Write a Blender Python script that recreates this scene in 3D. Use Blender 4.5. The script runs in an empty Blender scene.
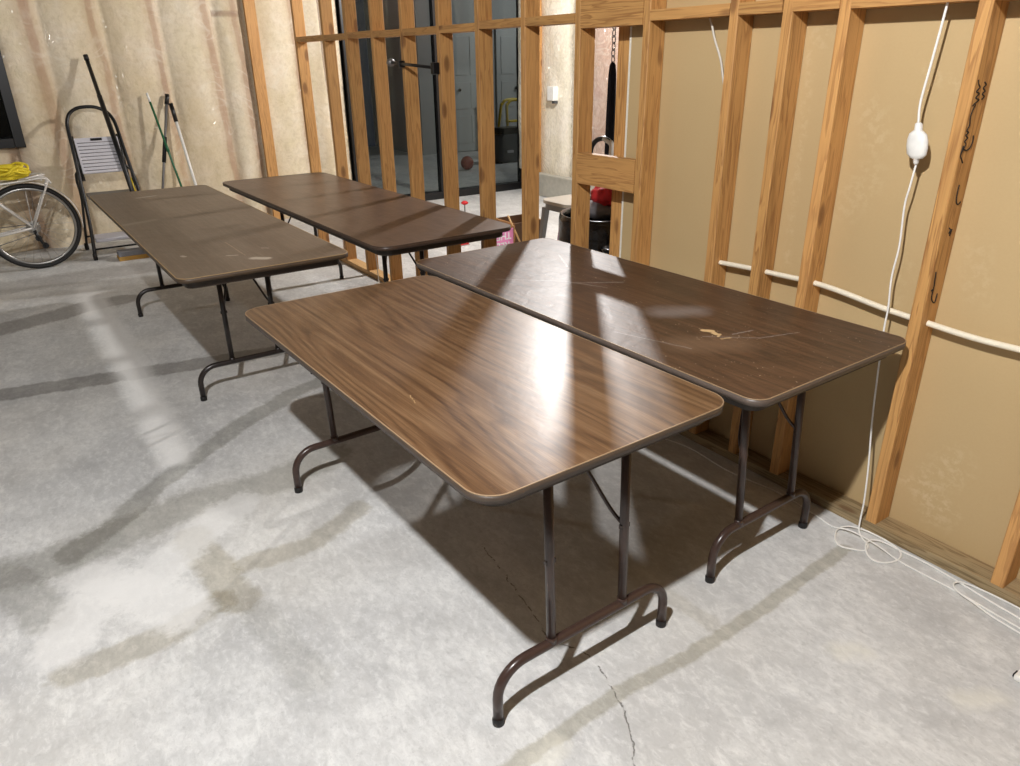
import bpy, bmesh, math, random
from mathutils import Vector, Matrix, noise
random.seed(7)
sc = bpy.context.scene
COL = sc.collection
PI = math.pi

# ------------------------------------------------------------------ node helpers
def new_mat(name):
    m = bpy.data.materials.new(name); m.use_nodes = True
    nt = m.node_tree; nt.nodes.clear()
    return m, nt
class NT:
    def __init__(s, nt): s.nt = nt
    def n(s, typ, **kw):
        nd = s.nt.nodes.new(typ)
        for k, v in kw.items():
            if k.startswith('i_'):
                nd.inputs[k[2:].replace('_', ' ')].default_value = v
            else: setattr(nd, k, v)
        return nd
    def l(s, a, b): s.nt.links.new(a, b)
    def math(s, op, a, b=None, c=None, clamp=False):
        nd = s.n('ShaderNodeMath', operation=op); nd.use_clamp = clamp
        for i, v in enumerate((a, b, c)):
            if v is None: continue
            if isinstance(v, (int, float)): nd.inputs[i].default_value = v
            else: s.l(v, nd.inputs[i])
        return nd.outputs[0]
    def vmath(s, op, a, b=None, out=0):
        nd = s.n('ShaderNodeVectorMath', operation=op)
        for i, v in enumerate((a, b)):
            if v is None: continue
            if isinstance(v, (tuple, list)): nd.inputs[i].default_value = v
            else: s.l(v, nd.inputs[i])
        return nd.outputs[out]
    def mix(s, f, a, b, blend='MIX'):
        nd = s.n('ShaderNodeMix', data_type='RGBA', blend_type=blend)
        for sock, v in ((nd.inputs[0], f), (nd.inputs[6], a), (nd.inputs[7], b)):
            if isinstance(v, (int, float)): sock.default_value = v
            elif isinstance(v, (tuple, list)): sock.default_value = (*v[:3], 1)
            else: s.l(v, sock)
        return nd.outputs[2]
    def ramp(s, f, stops, interp='LINEAR'):
        nd = s.n('ShaderNodeValToRGB'); cr = nd.color_ramp; cr.interpolation = interp
        while len(cr.elements) < len(stops): cr.elements.new(0.5)
        for e, (p, c) in zip(cr.elements, stops):
            e.position = p
            e.color = (c, c, c, 1) if isinstance(c, (int, float)) else (*c, 1)
        s.l(f, nd.inputs[0]); return nd.outputs[0]
    def noise(s, vec, scale, detail=4, rough=.55, dist=0, out=0):
        nd = s.n('ShaderNodeTexNoise'); nd.inputs['Scale'].default_value = scale
        nd.inputs['Detail'].default_value = detail; nd.inputs['Roughness'].default_value = rough
        nd.inputs['Distortion'].default_value = dist
        if vec is not None: s.l(vec, nd.inputs['Vector'])
        return nd.outputs[out]
    def mapping(s, vec, scale=(1, 1, 1), loc=(0, 0, 0), rot=(0, 0, 0)):
        nd = s.n('ShaderNodeMapping'); nd.inputs['Scale'].default_value = scale
        nd.inputs['Location'].default_value = loc; nd.inputs['Rotation'].default_value = rot
        s.l(vec, nd.inputs['Vector']); return nd.outputs[0]
    def bump(s, h, strength=.3, dist=.01, normal=None):
        nd = s.n('ShaderNodeBump'); nd.inputs['Strength'].default_value = strength
        nd.inputs['Distance'].default_value = dist; s.l(h, nd.inputs['Height'])
        if normal is not None: s.l(normal, nd.inputs['Normal'])
        return nd.outputs[0]
    def bsdf(s, col=None, rough=.5, metal=0, normal=None, **kw):
        nd = s.n('ShaderNodeBsdfPrincipled')
        if col is not None:
            if isinstance(col, (tuple, list)): nd.inputs['Base Color'].default_value = (*col[:3], 1)
            else: s.l(col, nd.inputs['Base Color'])
        if isinstance(rough, (int, float)): nd.inputs['Roughness'].default_value = rough
        else: s.l(rough, nd.inputs['Roughness'])
        nd.inputs['Metallic'].default_value = metal
        if normal is not None: s.l(normal, nd.inputs['Normal'])
        for k, v in kw.items():
            k = k.replace('_', ' ')
            if isinstance(v, (int, float, tuple)): nd.inputs[k].default_value = v
            else: s.l(v, nd.inputs[k])
        return nd
    def out(s, nd):
        o = s.n('ShaderNodeOutputMaterial'); s.l(nd.outputs[0], o.inputs[0])

def S(r, g, b):           # sRGB 0-255 -> linear
    f = lambda c: (c/255/12.92) if c/255 <= .04045 else ((c/255+.055)/1.055)**2.4
    return (f(r), f(g), f(b))

# node group: distance mask to a segment in the XY plane
def seg_group():
    g = bpy.data.node_groups.new('segment_mask', 'ShaderNodeTree')
    for nm, ty in (('P', 'NodeSocketVector'), ('A', 'NodeSocketVector'), ('B', 'NodeSocketVector'), ('W', 'NodeSocketFloat'), ('Soft', 'NodeSocketFloat')):
        g.interface.new_socket(nm, in_out='INPUT', socket_type=ty)
    g.interface.new_socket('Mask', in_out='OUTPUT', socket_type='NodeSocketFloat')
    t = NT(g); gi = t.n('NodeGroupInput'); go = t.n('NodeGroupOutput')
    pa = t.vmath('SUBTRACT', gi.outputs['P'], gi.outputs['A'])
    ba = t.vmath('SUBTRACT', gi.outputs['B'], gi.outputs['A'])
    d1 = t.vmath('DOT_PRODUCT', pa, ba, out=1); d2 = t.vmath('DOT_PRODUCT', ba, ba, out=1)
    h = t.math('DIVIDE', d1, d2, clamp=True)
    sc_ = t.n('ShaderNodeVectorMath', operation='SCALE'); t.l(ba, sc_.inputs[0]); t.l(h, sc_.inputs['Scale'])
    dd = t.vmath('LENGTH', t.vmath('SUBTRACT', pa, sc_.outputs[0]), out=1)
    e = t.math('DIVIDE', t.math('SUBTRACT', dd, gi.outputs['W']), gi.outputs['Soft'], clamp=True)
    t.l(t.math('SUBTRACT', 1.0, e), go.inputs[0])
    return g
SEG = seg_group()
def seg_mask(t, P, poly, w, soft):
    res = None
    for a, b in zip(poly[:-1], poly[1:]):
        nd = t.n('ShaderNodeGroup'); nd.node_tree = SEG
        t.l(P, nd.inputs['P'])
        nd.inputs['A'].default_value = (a[0], a[1], 0); nd.inputs['B'].default_value = (b[0], b[1], 0)
        nd.inputs['W'].default_value = w; nd.inputs['Soft'].default_value = soft
        res = nd.outputs[0] if res is None else t.math('MAXIMUM', res, nd.outputs[0])
    return res
def flat_coord(t, vec):
    return t.vmath('MULTIPLY', vec, (1, 1, 0))
def warp(t, vec, scale, amt, detail=3):
    c = t.noise(vec, scale, detail, .6, out=1)
    c = t.vmath('SUBTRACT', c, (.5, .5, .5)); c = t.vmath('MULTIPLY', c, (amt, amt, amt))
    return t.vmath('ADD', vec, c)

# ------------------------------------------------------------------ materials
def mat_plain(name, col, rough=.5, metal=0, bumpy=0, bscale=60, var=.12, **kw):
    m, nt = new_mat(name); t = NT(nt)
    co = t.n('ShaderNodeTexCoord').outputs['Object']
    nz = t.noise(co, bscale, 4)
    c = t.mix(nz, tuple(x*(1-var) for x in col), tuple(min(1, x*(1+var)) for x in col))
    nrm = t.bump(nz, bumpy, .005) if bumpy else None
    t.out(t.bsdf(c, rough, metal, nrm, **kw)); return m

def mat_lumber(name, axis, light=(204, 156, 94), dark=(150, 102, 54)):
    m, nt = new_mat(name); t = NT(nt)
    co = t.n('ShaderNodeTexCoord').outputs['Object']
    rnd = t.n('ShaderNodeObjectInfo').outputs['Random']
    off = t.n('ShaderNodeCombineXYZ'); r2 = t.math('MULTIPLY', rnd, 37.0); t.l(r2, off.inputs[0]); t.l(r2, off.inputs[1]); t.l(r2, off.inputs[2])
    p = t.vmath('ADD', co, off.outputs[0])
    lo, hi = 1.6, 26
    sc_ = {'z': (hi, hi, lo), 'x': (lo, hi, hi)}[axis]
    g = t.noise(t.mapping(p, sc_), 1, 3, .55, .35)
    ring = t.math('FRACT', t.math('MULTIPLY', g, 7.0))
    ring = t.ramp(ring, [(0, 0), (.5, .3), (.85, 1), (1, 0)])
    fine = t.noise(t.mapping(p, {'z': (160, 160, 4), 'x': (4, 160, 160)}[axis]), 1, 2)
    L, D = S(*light), S(*dark)
    c = t.mix(ring, L, D)
    c = t.mix(t.math('MULTIPLY', fine, .5), c, tuple(v*.62 for v in L))
    bro = t.noise(t.mapping(p, {'z': (3, 3, .8), 'x': (.8, 3, 3)}[axis]), 1, 2)
    c = t.mix(t.ramp(bro, [(.35, 0), (.7, .5)]), c, S(214, 160, 100))
    # knots
    vo = t.n('ShaderNodeTexVoronoi'); vo.inputs['Scale'].default_value = 1
    t.l(t.mapping(p, {'z': (9, 9, 3.6), 'x': (3.6, 9, 9)}[axis]), vo.inputs['Vector'])
    k = t.ramp(vo.outputs['Distance'], [(0, 1), (.13, .8), (.20, 0)])
    c = t.mix(t.math('MULTIPLY', k, .75), c, S(98, 56, 26))
    tone = t.mix(rnd, (.86, .84, .80), (1.08, 1.05, 1.02))
    c = t.mix(1.0, c, tone, 'MULTIPLY')
    t.out(t.bsdf(c, .62, 0, t.bump(ring, .12, .002))); return m

def mat_laminate(name, base, mid, dark, ringn=9, gloss=.22, marks=(), contrast=1.0, haze=None, scratch=.0, seed=0):
    m, nt = new_mat(name); t = NT(nt)
    co = t.n('ShaderNodeTexCoord').outputs['Object']
    co = t.vmath('ADD', co, (seed, seed*.7, 0))
    big = t.noise(t.mapping(warp(t, co, 2.0, .02, 1), (.55, 5.0, 1)), 1, 1.5, .4, 0)
    ring = t.math('FRACT', t.math('MULTIPLY', big, ringn))
    ring = t.ramp(ring, [(0, .9), (.12, .3), (.55, 0), (.9, .8), (1, .9)])
    str_ = t.noise(t.mapping(co, (1.0, 85, 1)), 1, 5, .7)
    fib = t.noise(t.mapping(co, (9, 420, 1)), 1, 2, .6)
    f = t.math('ADD', t.math('MULTIPLY', ring, .50*contrast), t.math('MULTIPLY', t.ramp(str_, [(.35, 0), (.62, 1)]), .50))
    c = t.ramp(f, [(0, base), (.45, mid), (1, dark)])
    c = t.mix(t.ramp(fib, [(.35, .4), (.6, 0)]), c, tuple(v*.55 for v in dark))
    rough = t.noise(co, 6, 5, .65)
    rr = t.math('ADD', gloss-.05, t.math('MULTIPLY', rough, .10))
    P = flat_coord(t, t.n('ShaderNodeTexCoord').outputs['Object']); W = warp(t, P, 60, .012)
    if haze:
        for poly, w, soft, col, amt in haze:
            k = t.math('MULTIPLY', seg_mask(t, warp(t, P, 8, .06), poly, w, soft), amt)
            c = t.mix(k, c, col)
    for poly, w, soft, col, amt in marks:
        k = t.math('MULTIPLY', seg_mask(t, W, poly, w, soft), amt)
        c = t.mix(k, c, col)
    if scratch:
        # short pale scuffs and dust specks
        vo = t.n('ShaderNodeTexVoronoi', feature='F1'); vo.inputs['Scale'].default_value = 46
        t.l(warp(t, P, 14, .05), vo.inputs['Vector'])
        sp = t.ramp(vo.outputs['Distance'], [(0, 1), (.08, .7), (.13, 0)])
        gate = t.ramp(t.noise(P, 4.5, 3), [(.46, 0), (.58, 1)])
        k = t.math('MULTIPLY', t.math('MULTIPLY', sp, gate), scratch)
        c = t.mix(k, c, S(190, 170, 145))
        wv = t.noise(t.mapping(P, (3, 90, 1), rot=(0, 0, .6)), 1, 2)
        k2 = t.math('MULTIPLY', t.math('MULTIPLY', t.ramp(wv, [(.70, 0), (.76, 1)]), gate), scratch*.5)
        c = t.mix(k2, c, S(160, 140, 120))
    h = t.math('ADD', t.noise(co, 14, 4, .6, .8), t.math('MULTIPLY', t.noise(co, 3, 2), 2.0))
    nrm = t.bump(h, .12 if scratch < .2 else .42, .004)
    nd = t.bsdf(c, rr, 0, nrm); nd.inputs['Specular IOR Level'].default_value = .5
    t.out(nd); return m

def mat_concrete():
    m, nt = new_mat('concrete_floor'); t = NT(nt)
    co = t.n('ShaderNodeTexCoord').outputs['Object']
    P = flat_coord(t, co)
    n1 = t.noise(P, 1.3, 7, .68, .3); n2 = t.noise(t.mapping(P, (1, 1.5, 1), rot=(0, 0, .5)), 5.5, 8, .74, .35); n3 = t.noise(P, 60, 5, .75)
    c = t.mix(t.ramp(n1, [(.36, 0), (.64, 1)]), S(186, 186, 185), S(212, 212, 210))
    c = t.mix(t.ramp(n2, [(.50, 0), (.68, .8)]), c, S(226, 226, 223))
    c = t.mix(t.math('MULTIPLY', t.ramp(n2, [(.32, 1), (.46, 0)]), .40), c, S(158, 158, 157))
    c = t.mix(t.math('MULTIPLY', t.ramp(n3, [(.34, 1), (.46, 0)]), .30), c, S(150, 150, 148))
    n4 = t.noise(t.mapping(P, (1, 1.8, 1), rot=(0, 0, .5)), 24, 6, .75, .5)
    c = t.mix(t.math('MULTIPLY', t.ramp(n4, [(.40, 1), (.52, 0)]), .28), c, S(168, 168, 166))
    c = t.mix(t.math('MULTIPLY', t.ramp(n4, [(.54, 0), (.64, 1)]), .35), c, S(232, 232, 230))
    warm = t.noise(P, .9, 2)
    c = t.mix(t.math('MULTIPLY', t.ramp(warm, [(.45, 0), (.7, 1)]), .25), c, S(214, 206, 190))
    W = warp(t, warp(t, P, 3, .08, 2), 14, .05, 5)
    rag = t.noise(P, 30, 7, .72, .4)
    def ragged(mask, lo=.42, hi=.62):      # break the edge of a stain up with the grain of the slab
        return t.ramp(t.math('ADD', t.math('MULTIPLY', mask, .75), t.math('MULTIPLY', t.math('SUBTRACT', rag, .5), .9)), [(lo-.12, 0), (hi, 1)])
    def tint(c, k, col, ref=200):
        mul = tuple(a/b for a, b in zip(col, S(ref, ref, ref)))
        return t.mix(k, c, t.mix(1.0, c, mul, 'MULTIPLY'))
    grey = S(160, 159, 155); light = S(226, 225, 222); tan = S(168, 164, 154)
    St = [
     ([(3.467,1.05),(3.375,1.281),(3.16,1.639),(2.865,1.979),(2.659,2.177),(2.528,2.354)], .035, .05, grey, .85),
     ([(2.542,2.558),(2.507,2.445),(2.564,2.256),(2.612,1.939),(2.589,1.595),(2.665,1.351)], .06, .10, grey, .75),
     ([(2.396,1.98),(1.949,1.937)], .035, .07, tan, .8),
     ([(1.98,1.99),(1.927,2.15),(1.924,2.413)], .03, .05, tan, .75),
     ([(2.108,1.859),(2.097,1.653),(2.21,1.414)], .03, .05, tan, .7),
     ([(1.85,1.90),(1.517,1.864)], .03, .06, grey, .4),
     ([(4.267,2.501),(4.132,1.807),(4.036,1.171)], .07, .05, S(140,138,136), .8),
     ([(5.468,2.461),(5.68,1.95),(5.712,1.722)], .10, .08, S(142,139,137), .75),
     ([(6.6,2.9),(6.6,1.3)], .12, .2, S(150,147,145), .6),
     ([(2.542,2.558),(2.197,2.44)], .04, .07, grey, .6),
    ]
    for poly, w, soft, col, amt in St:
        c = tint(c, t.math('MULTIPLY', ragged(seg_mask(t, W, poly, w, soft)), amt), col)
    c = t.mix(t.math('MULTIPLY', seg_mask(t, W, [(6.2,1.88),(5.539,1.873),(4.394,1.866),(3.737,1.878),(3.05,1.90)], .045, .06), .7), c, light)
    for poly in ([(2.25,2.3),(2.05,2.42)], [(2.0,2.1),(2.35,2.3)], [(2.5,1.8),(2.2,2.2)]):
        c = t.mix(t.math('MULTIPLY', ragged(seg_mask(t, W, poly, .05, .1)), .6), c, light)
    W2 = warp(t, P, 16, .03, 4)
    # old wall line across the slab, greenish brown
    c = tint(c, t.math('MULTIPLY', ragged(seg_mask(t, W2, [(.957,1.75),(.985,1.204),(.969,.957),(.974,.645),(1.004,.16)], .014, .022)), .8), S(168, 165, 155))
    c = tint(c, t.math('MULTIPLY', ragged(seg_mask(t, W2, [(1.217,.827),(1.02,.811)], .018, .03)), .5), S(172, 169, 162))
    # cream patches beside it
    for poly in ([(.70,.55),(.74,.60)], [(.93,1.5),(.95,1.45)], [(.45,.5),(.40,.42)]):
        c = t.mix(t.math('MULTIPLY', seg_mask(t, warp(t, P, 20, .06, 4), poly, .008, .04), .4), c, S(224, 221, 206))
    # cracks
    W3 = warp(t, P, 22, .035, 4)
    ck = seg_mask(t, W3, [(1.749,1.167),(1.564,1.187),(1.382,1.218),(1.245,1.245),(1.133,1.188),(.998,1.215),(.881,1.271),(.797,1.33),(.6,1.36)], .0011, .0026)
    c = t.mix(t.math('MULTIPLY', ck, .8), c, S(78, 74, 68))
    h = t.math('SUBTRACT', t.math('ADD', n3, t.math('MULTIPLY', n2, 1.5)), ck)
    rough = t.math('ADD', .48, t.math('MULTIPLY', n1, .25))
    nd = t.bsdf(c, rough, 0, t.bump(h, .18, .004)); nd.inputs['Specular IOR Level'].default_value = .35
    t.out(nd); return m

def mat_insul(name, axis, lines, cream=(220, 206, 174), edge=(168, 134, 110), pink=None, slope=.0, coat=1.0, hline=None):
    # faced batts behind clear polyethylene; brown lines where the studs press the sheet
    m, nt = new_mat(name); t = NT(nt)
    co = t.n('ShaderNodeTexCoord').outputs['Object']
    sp = t.n('ShaderNodeSeparateXYZ'); t.l(co, sp.inputs[0])
    u = sp.outputs[axis]; z = sp.outputs[2]
    wob = t.math('MULTIPLY', t.math('SUBTRACT', t.noise(co, 3.0, 4), .5), .09)
    uu = t.math('ADD', t.math('ADD', u, wob), t.math('MULTIPLY', z, slope))
    n1 = t.noise(co, 3.5, 5, .65); n2 = t.noise(co, 26, 5, .7)
    c = t.mix(t.ramp(n1, [(.3, 0), (.7, 1)]), S(*cream), S(min(255, cream[0]+14), min(255, cream[1]+14), min(255, cream[2]+24)))
    c = t.mix(t.math('MULTIPLY', t.ramp(n2, [(.35, 1), (.55, 0)]), .30), c, S(cream[0]-38, cream[1]-44, cream[2]-50))
    if pink: c = t.mix(t.ramp(n1, [(.4, 0), (.62, .8)]), c, S(*pink))
    for x0, w in lines:
        d = t.math('ABSOLUTE', t.math('SUBTRACT', uu, x0))
        k1 = t.ramp(t.math('DIVIDE', d, w*2.6, clamp=True), [(0, 1), (.4, .75), (1, 0)])
        c = t.mix(t.math('MULTIPLY', k1, .55), c, S(178, 150, 122))
        k2 = t.ramp(t.math('DIVIDE', d, w, clamp=True), [(0, 1), (.6, .9), (1, 0)])
        c = t.mix(t.math('MULTIPLY', t.math('MULTIPLY', k2, t.ramp(n1, [(.3, .95), (.7, .45)])), .85), c, S(*edge))
    if hline:
        d = t.math('ABSOLUTE', t.math('SUBTRACT', z, hline[0]))
        k = t.ramp(t.math('DIVIDE', d, .035, clamp=True), [(0, 1), (.5, .8), (1, 0)])
        inr = t.math('MULTIPLY', t.math('GREATER_THAN', u, hline[1]), t.math('LESS_THAN', u, hline[2]))
        c = t.mix(t.math('MULTIPLY', t.math('MULTIPLY', k, inr), .7), c, S(140, 108, 92))
    # wrinkles of the sheet
    n3_ = t.noise(t.mapping(co, (2, 2, .6)), 1.2, 3, .5)
    wr = t.noise(t.mapping(warp(t, co, 1.6, .6, 1), (2.6, 2.6, 7)), 1, 1.6, .5, .5)
    wr2 = t.noise(t.mapping(warp(t, co, 3, .3, 2), (11, 11, 5), rot=(.5, .3, 0)), 1, 1, .4, 1.0)
    ridge = t.math('ABSOLUTE', t.math('SUBTRACT', wr, .5))
    ridge2 = t.math('ABSOLUTE', t.math('SUBTRACT', wr2, .5))
    fold = t.ramp(ridge, [(0, 1), (.05, 0)]); fold = t.math('MULTIPLY', fold, t.ramp(n1, [(.42, 0), (.6, 1)]))
    c = t.mix(t.math('MULTIPLY', fold, .30), c, S(236, 230, 214))
    c = t.mix(t.math('MULTIPLY', t.ramp(n3_, [(.40, 1), (.56, 0)]), .35), c, S(cream[0]-26, cream[1]-36, cream[2]-46))
    h = t.math('ADD', t.math('MULTIPLY', ridge, 1.6), t.math('MULTIPLY', ridge2, .7))
    cn = t.bump(h, 1.0, .30)
    bn = t.bump(t.math('ADD', n1, t.math('MULTIPLY', n2, .3)), .35, .03)
    nd = t.bsdf(c, .75, 0, bn)
    nd.inputs['Coat Weight'].default_value = coat; nd.inputs['Coat Roughness'].default_value = .14
    nd.inputs['Coat IOR'].default_value = 1.5
    t.l(cn, nd.inputs['Coat Normal'])
    t.out(nd); return m

def mat_sheath():
    m, nt = new_mat('tan_sheathing'); t = NT(nt)
    co = t.n('ShaderNodeTexCoord').outputs['Object']
    n1 = t.noise(co, 1.2, 3); n2 = t.noise(t.mapping(co, (120, 1, 160)), 1, 2); n3 = t.noise(co, 5, 4)
    c = t.mix(n1, S(182, 156, 112), S(196, 170, 126))
    c = t.mix(t.math('MULTIPLY', n2, .25), c, S(172, 142, 96))
    # pale glue / mud scuffs
    sp = t.n('ShaderNodeSeparateXYZ'); t.l(co, sp.inputs[0])
    cb = t.n('ShaderNodeCombineXYZ'); t.l(sp.outputs[0], cb.inputs[0]); t.l(sp.outputs[2], cb.inputs[1])
    W = warp(t, cb.outputs[0], 18, .06, 4)
    br = t.ramp(t.noise(cb.outputs[0], 38, 4, .7), [(.47, 0), (.6, 1)])
    for poly, w, soft, amt in ([(1.33,1.38),(1.30,1.30)], .02, .05, .5), ([(1.30,1.18),(1.36,1.08)], .02, .06, .4), ([(1.18,1.5),(1.08,1.46)], .004, .02, .5), \
        ([(.83,.33),(.90,.22),(.85,.12)], .02, .06, .7), ([(.98,.20),(.80,.16)], .01, .03, .5), ([(.93,1.02),(.90,.9)], .015, .05, .4), ([(1.58,1.55),(1.56,.85)], .006, .02, .5), ([(1.12,.93),(1.15,.75)], .01, .04, .35), ([(1.62,1.68),(1.55,1.60)], .02, .03, .4):
        k = t.math('MULTIPLY', t.math('MULTIPLY', seg_mask(t, W, poly, w, soft), br), amt)
        c = t.mix(t.math('MULTIPLY', k, .32), c, S(222, 204, 168))
    t.out(t.bsdf(c, .7, 0, t.bump(n2, .05, .002))); return m

M = {}
M['stud'] = mat_lumber('pine_stud', 'z')
M['block'] = mat_lumber('pine_block', 'x')
M['plate'] = mat_lumber('weathered_plate', 'x', (178, 158, 122), (120, 98, 66))
M['pale_plate'] = mat_lumber('fresh_pine_plate', 'x', (214, 180, 128), (184, 144, 92))
M['concrete'] = mat_concrete()
M['sheath'] = mat_sheath()
M['white_core'] = mat_plain('board_core', S(226, 222, 208), .8)
M['steel'] = mat_plain('brown_painted_steel', S(62, 46, 40), .28, .0, .05, 90, .25)
M['steel2'] = mat_plain('dark_painted_steel', S(38, 31, 28), .3, .0, .05, 90, .25)
M['rubber'] = mat_plain('black_rubber', S(24, 22, 21), .6)
M['apron'] = mat_plain('dark_apron', S(50, 40, 32), .5, 0, .1, 40, .3)
M['edge1'] = mat_plain('worn_edge', S(72, 60, 50), .45, 0, .1, 25, .35)
M['edge_tan'] = mat_plain('worn_tan_edge', S(166, 138, 98), .5, 0, .1, 20, .3)
M['edge_worn'] = mat_plain('worn_brown_edge', S(74, 58, 42), .5, 0, .1, 14, .5)
M['edge_dark'] = mat_plain('dark_edge', S(66, 50, 40), .4, 0, .1, 30, .3)
M['edge_grey'] = mat_plain('grey_brown_edge', S(88, 76, 68), .45, 0, .1, 25, .25)
M['trim_light'] = mat_plain('pale_trim', S(150, 126, 98), .45, 0, 0, 30, .15)
M['black'] = mat_plain('black_metal', S(20, 20, 21), .35)
M['navy'] = mat_plain('navy_cloth', S(24, 27, 44), .85, 0, .3, 80)
M['white_plastic'] = mat_plain('white_plastic', S(232, 230, 224), .35)
M['white_cord'] = mat_plain('white_cord', S(238, 236, 230), .45)
M['pipe'] = mat_plain('white_tubing', S(232, 222, 200), .4)
M['wire'] = mat_plain('thin_wire', S(205, 198, 184), .5)
M['ink'] = mat_plain('marker_ink', S(28, 20, 14), .7)
M['bikewhite'] = mat_plain('white_enamel', S(222, 218, 212), .25)
M['chrome'] = mat_plain('brushed_alloy', S(170, 168, 164), .3, .85)
M['grey_alloy'] = mat_plain('grey_alloy', S(120, 118, 116), .45, .4)
M['yellow'] = mat_plain('yellow_strap', S(222, 200, 40), .6, 0, .3, 50)
M['yellow_plastic'] = mat_plain('yellow_plastic', S(206, 178, 44), .45)
M['tray'] = mat_plain('pale_grey_tray', S(196, 194, 200), .5)
M['green'] = mat_plain('green_pole', S(34, 96, 62), .4)
M['tin'] = mat_plain('galvanised_steel', S(128, 126, 124), .35, .6)
M['seatwood'] = mat_plain('stool_seat_wood', S(172, 162, 146), .5, 0, .1, 12)
M['pinkcard'] = mat_plain('pink_card', S(240, 146, 200), .6)
M['white_ink'] = mat_plain('white_ink', S(244, 238, 240), .6)
M['red'] = mat_plain('red_cloth', S(196, 34, 40), .7, 0, .3, 30)
M['greycloth'] = mat_plain('grey_cloth', S(112, 108, 110), .8, 0, .3, 40)
M['bag'] = mat_plain('black_bag', S(16, 16, 17), .22, 0, .9, 14, .2)
M['crate'] = mat_lumber('crate_wood', 'x', (190, 140, 84), (120, 80, 44))
M['crate_dark'] = mat_plain('crate_inside', S(86, 60, 38), .8)
M['door_paint'] = mat_plain('door_paint', S(172, 174, 172), .5)
M['dark_panel'] = mat_plain('dark_brown_cladding', S(38, 32, 27), .7, 0, .2, 20)
M['vent_grey'] = mat_plain('grey_mesh', S(70, 72, 74), .6)
M['vac'] = mat_plain('charcoal_plastic', S(92, 95, 98), .5)
M['far_wall'] = mat_plain('grey_paint', S(150, 152, 150), .7)
M['foundation'] = mat_plain('rough_foundation', S(176, 172, 160), .85, 0, .6, 20, .2)
M['ceiling'] = mat_plain('ceiling_boards', S(64, 54, 42), .9, 0, .2, 6)
M['plainwall'] = mat_plain('kraft_wall', S(84, 74, 62), .9, 0, .2, 4)
M['insul_far'] = mat_insul('insulation_far', 1, [(2.02,.07),(1.66,.05),(1.16,.032),(.68,.035),(.20,.04),(-.07,.035),(-.62,.03)], slope=-.03, hline=(1.98, -.06, .2))
M['insul_side'] = mat_insul('insulation_side', 0, [(7.55,.07),(6.75,.05),(5.9,.04),(5.0,.04),(4.4,.04)], cream=(230, 222, 198), edge=(196, 150, 120), pink=None)
def mat_pinkins():
    return mat_insul('insulation_pink', 0, [], cream=(186, 166, 150), edge=(150, 120, 104), pink=(164, 134, 120))

def mat_glass():
    m, nt = new_mat('door_glass'); t = NT(nt)
    g = t.n('ShaderNodeBsdfGlossy'); g.inputs['Roughness'].default_value = .02; g.inputs['Color'].default_value = (.5, .52, .52, 1)
    tr = t.n('ShaderNodeBsdfTransparent'); tr.inputs['Color'].default_value = (.80, .82, .81, 1)
    f = t.n('ShaderNodeFresnel'); f.inputs[0].default_value = 1.45
    mx = t.n('ShaderNodeMixShader'); t.l(f.outputs[0], mx.inputs[0]); t.l(tr.outputs[0], mx.inputs[1]); t.l(g.outputs[0], mx.inputs[2])
    t.out(mx); return m
M['glass'] = mat_glass()
def mat_sheet():
    m, nt = new_mat('clear_sheet'); t = NT(nt)
    co = t.n('ShaderNodeTexCoord').outputs['Object']
    wr = t.noise(t.mapping(warp(t, co, 4, .3, 2), (12, 12, 4)), 1, 3)
    nrm = t.bump(t.math('ABSOLUTE', t.math('SUBTRACT', wr, .5)), .9, .05)
    b = t.bsdf(S(222, 196, 176), .2, 0, nrm)
    tr = t.n('ShaderNodeBsdfTransparent')
    mx = t.n('ShaderNodeMixShader'); mx.inputs[0].default_value = .42
    t.l(tr.outputs[0], mx.inputs[1]); t.l(b.outputs[0], mx.inputs[2]); t.out(mx); return m
M['sheet'] = mat_sheet()

# ------------------------------------------------------------------ mesh helpers
def finish(bm, name, mat, parent=None, smooth=False, loc=None, mats=None):
    bmesh.ops.recalc_face_normals(bm, faces=bm.faces[:])
    me = bpy.data.meshes.new(name); bm.to_mesh(me); bm.free()
    for mm in (mats or [mat]): me.materials.append(mm)
    if smooth:
        for p in me.polygons: p.use_smooth = True
    o = bpy.data.objects.new(name, me); COL.objects.link(o)
    if parent is not None: o.parent = parent
    if loc is not None: o.location = loc
    return o
def empty(name, loc=(0, 0, 0), rz=0):
    o = bpy.data.objects.new(name, None); COL.objects.link(o); o.location = loc; o.rotation_euler = (0, 0, rz); o.empty_display_size = .1
    return o
def tag(o, label, cat, group=None, kind=None):
    o['label'] = label
    if cat: o['category'] = cat
    if group: o['group'] = group
    if kind: o['kind'] = kind
    return o
def struct(o, label=None):
    o['kind'] = 'structure'
    if label: o['label'] = label
    return o
def add_box(bm, lo, hi, mi=0, bev=0):
    x0, y0, z0 = lo; x1, y1, z1 = hi
    v = [bm.verts.new(p) for p in ((x0,y0,z0),(x1,y0,z0),(x1,y1,z0),(x0,y1,z0),(x0,y0,z1),(x1,y0,z1),(x1,y1,z1),(x0,y1,z1))]
    fs = [bm.faces.new([v[i] for i in f]) for f in ((3,2,1,0),(4,5,6,7),(0,1,5,4),(1,2,6,5),(2,3,7,6),(3,0,4,7))]
    for f in fs: f.material_index = mi
    if bev:
        es = list({e for f in fs for e in f.edges})
        bmesh.ops.bevel(bm, geom=es, offset=bev, segments=2, affect='EDGES', profile=.5)
def box(name, lo, hi, mat, parent=None, bev=0, local=True):
    """box whose origin is its own base centre"""
    c = Vector(((lo[0]+hi[0])/2, (lo[1]+hi[1])/2, lo[2]))
    bm = bmesh.new(); add_box(bm, Vector(lo)-c, Vector(hi)-c, 0, bev)
    return finish(bm, name, mat, parent, loc=c)
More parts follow.
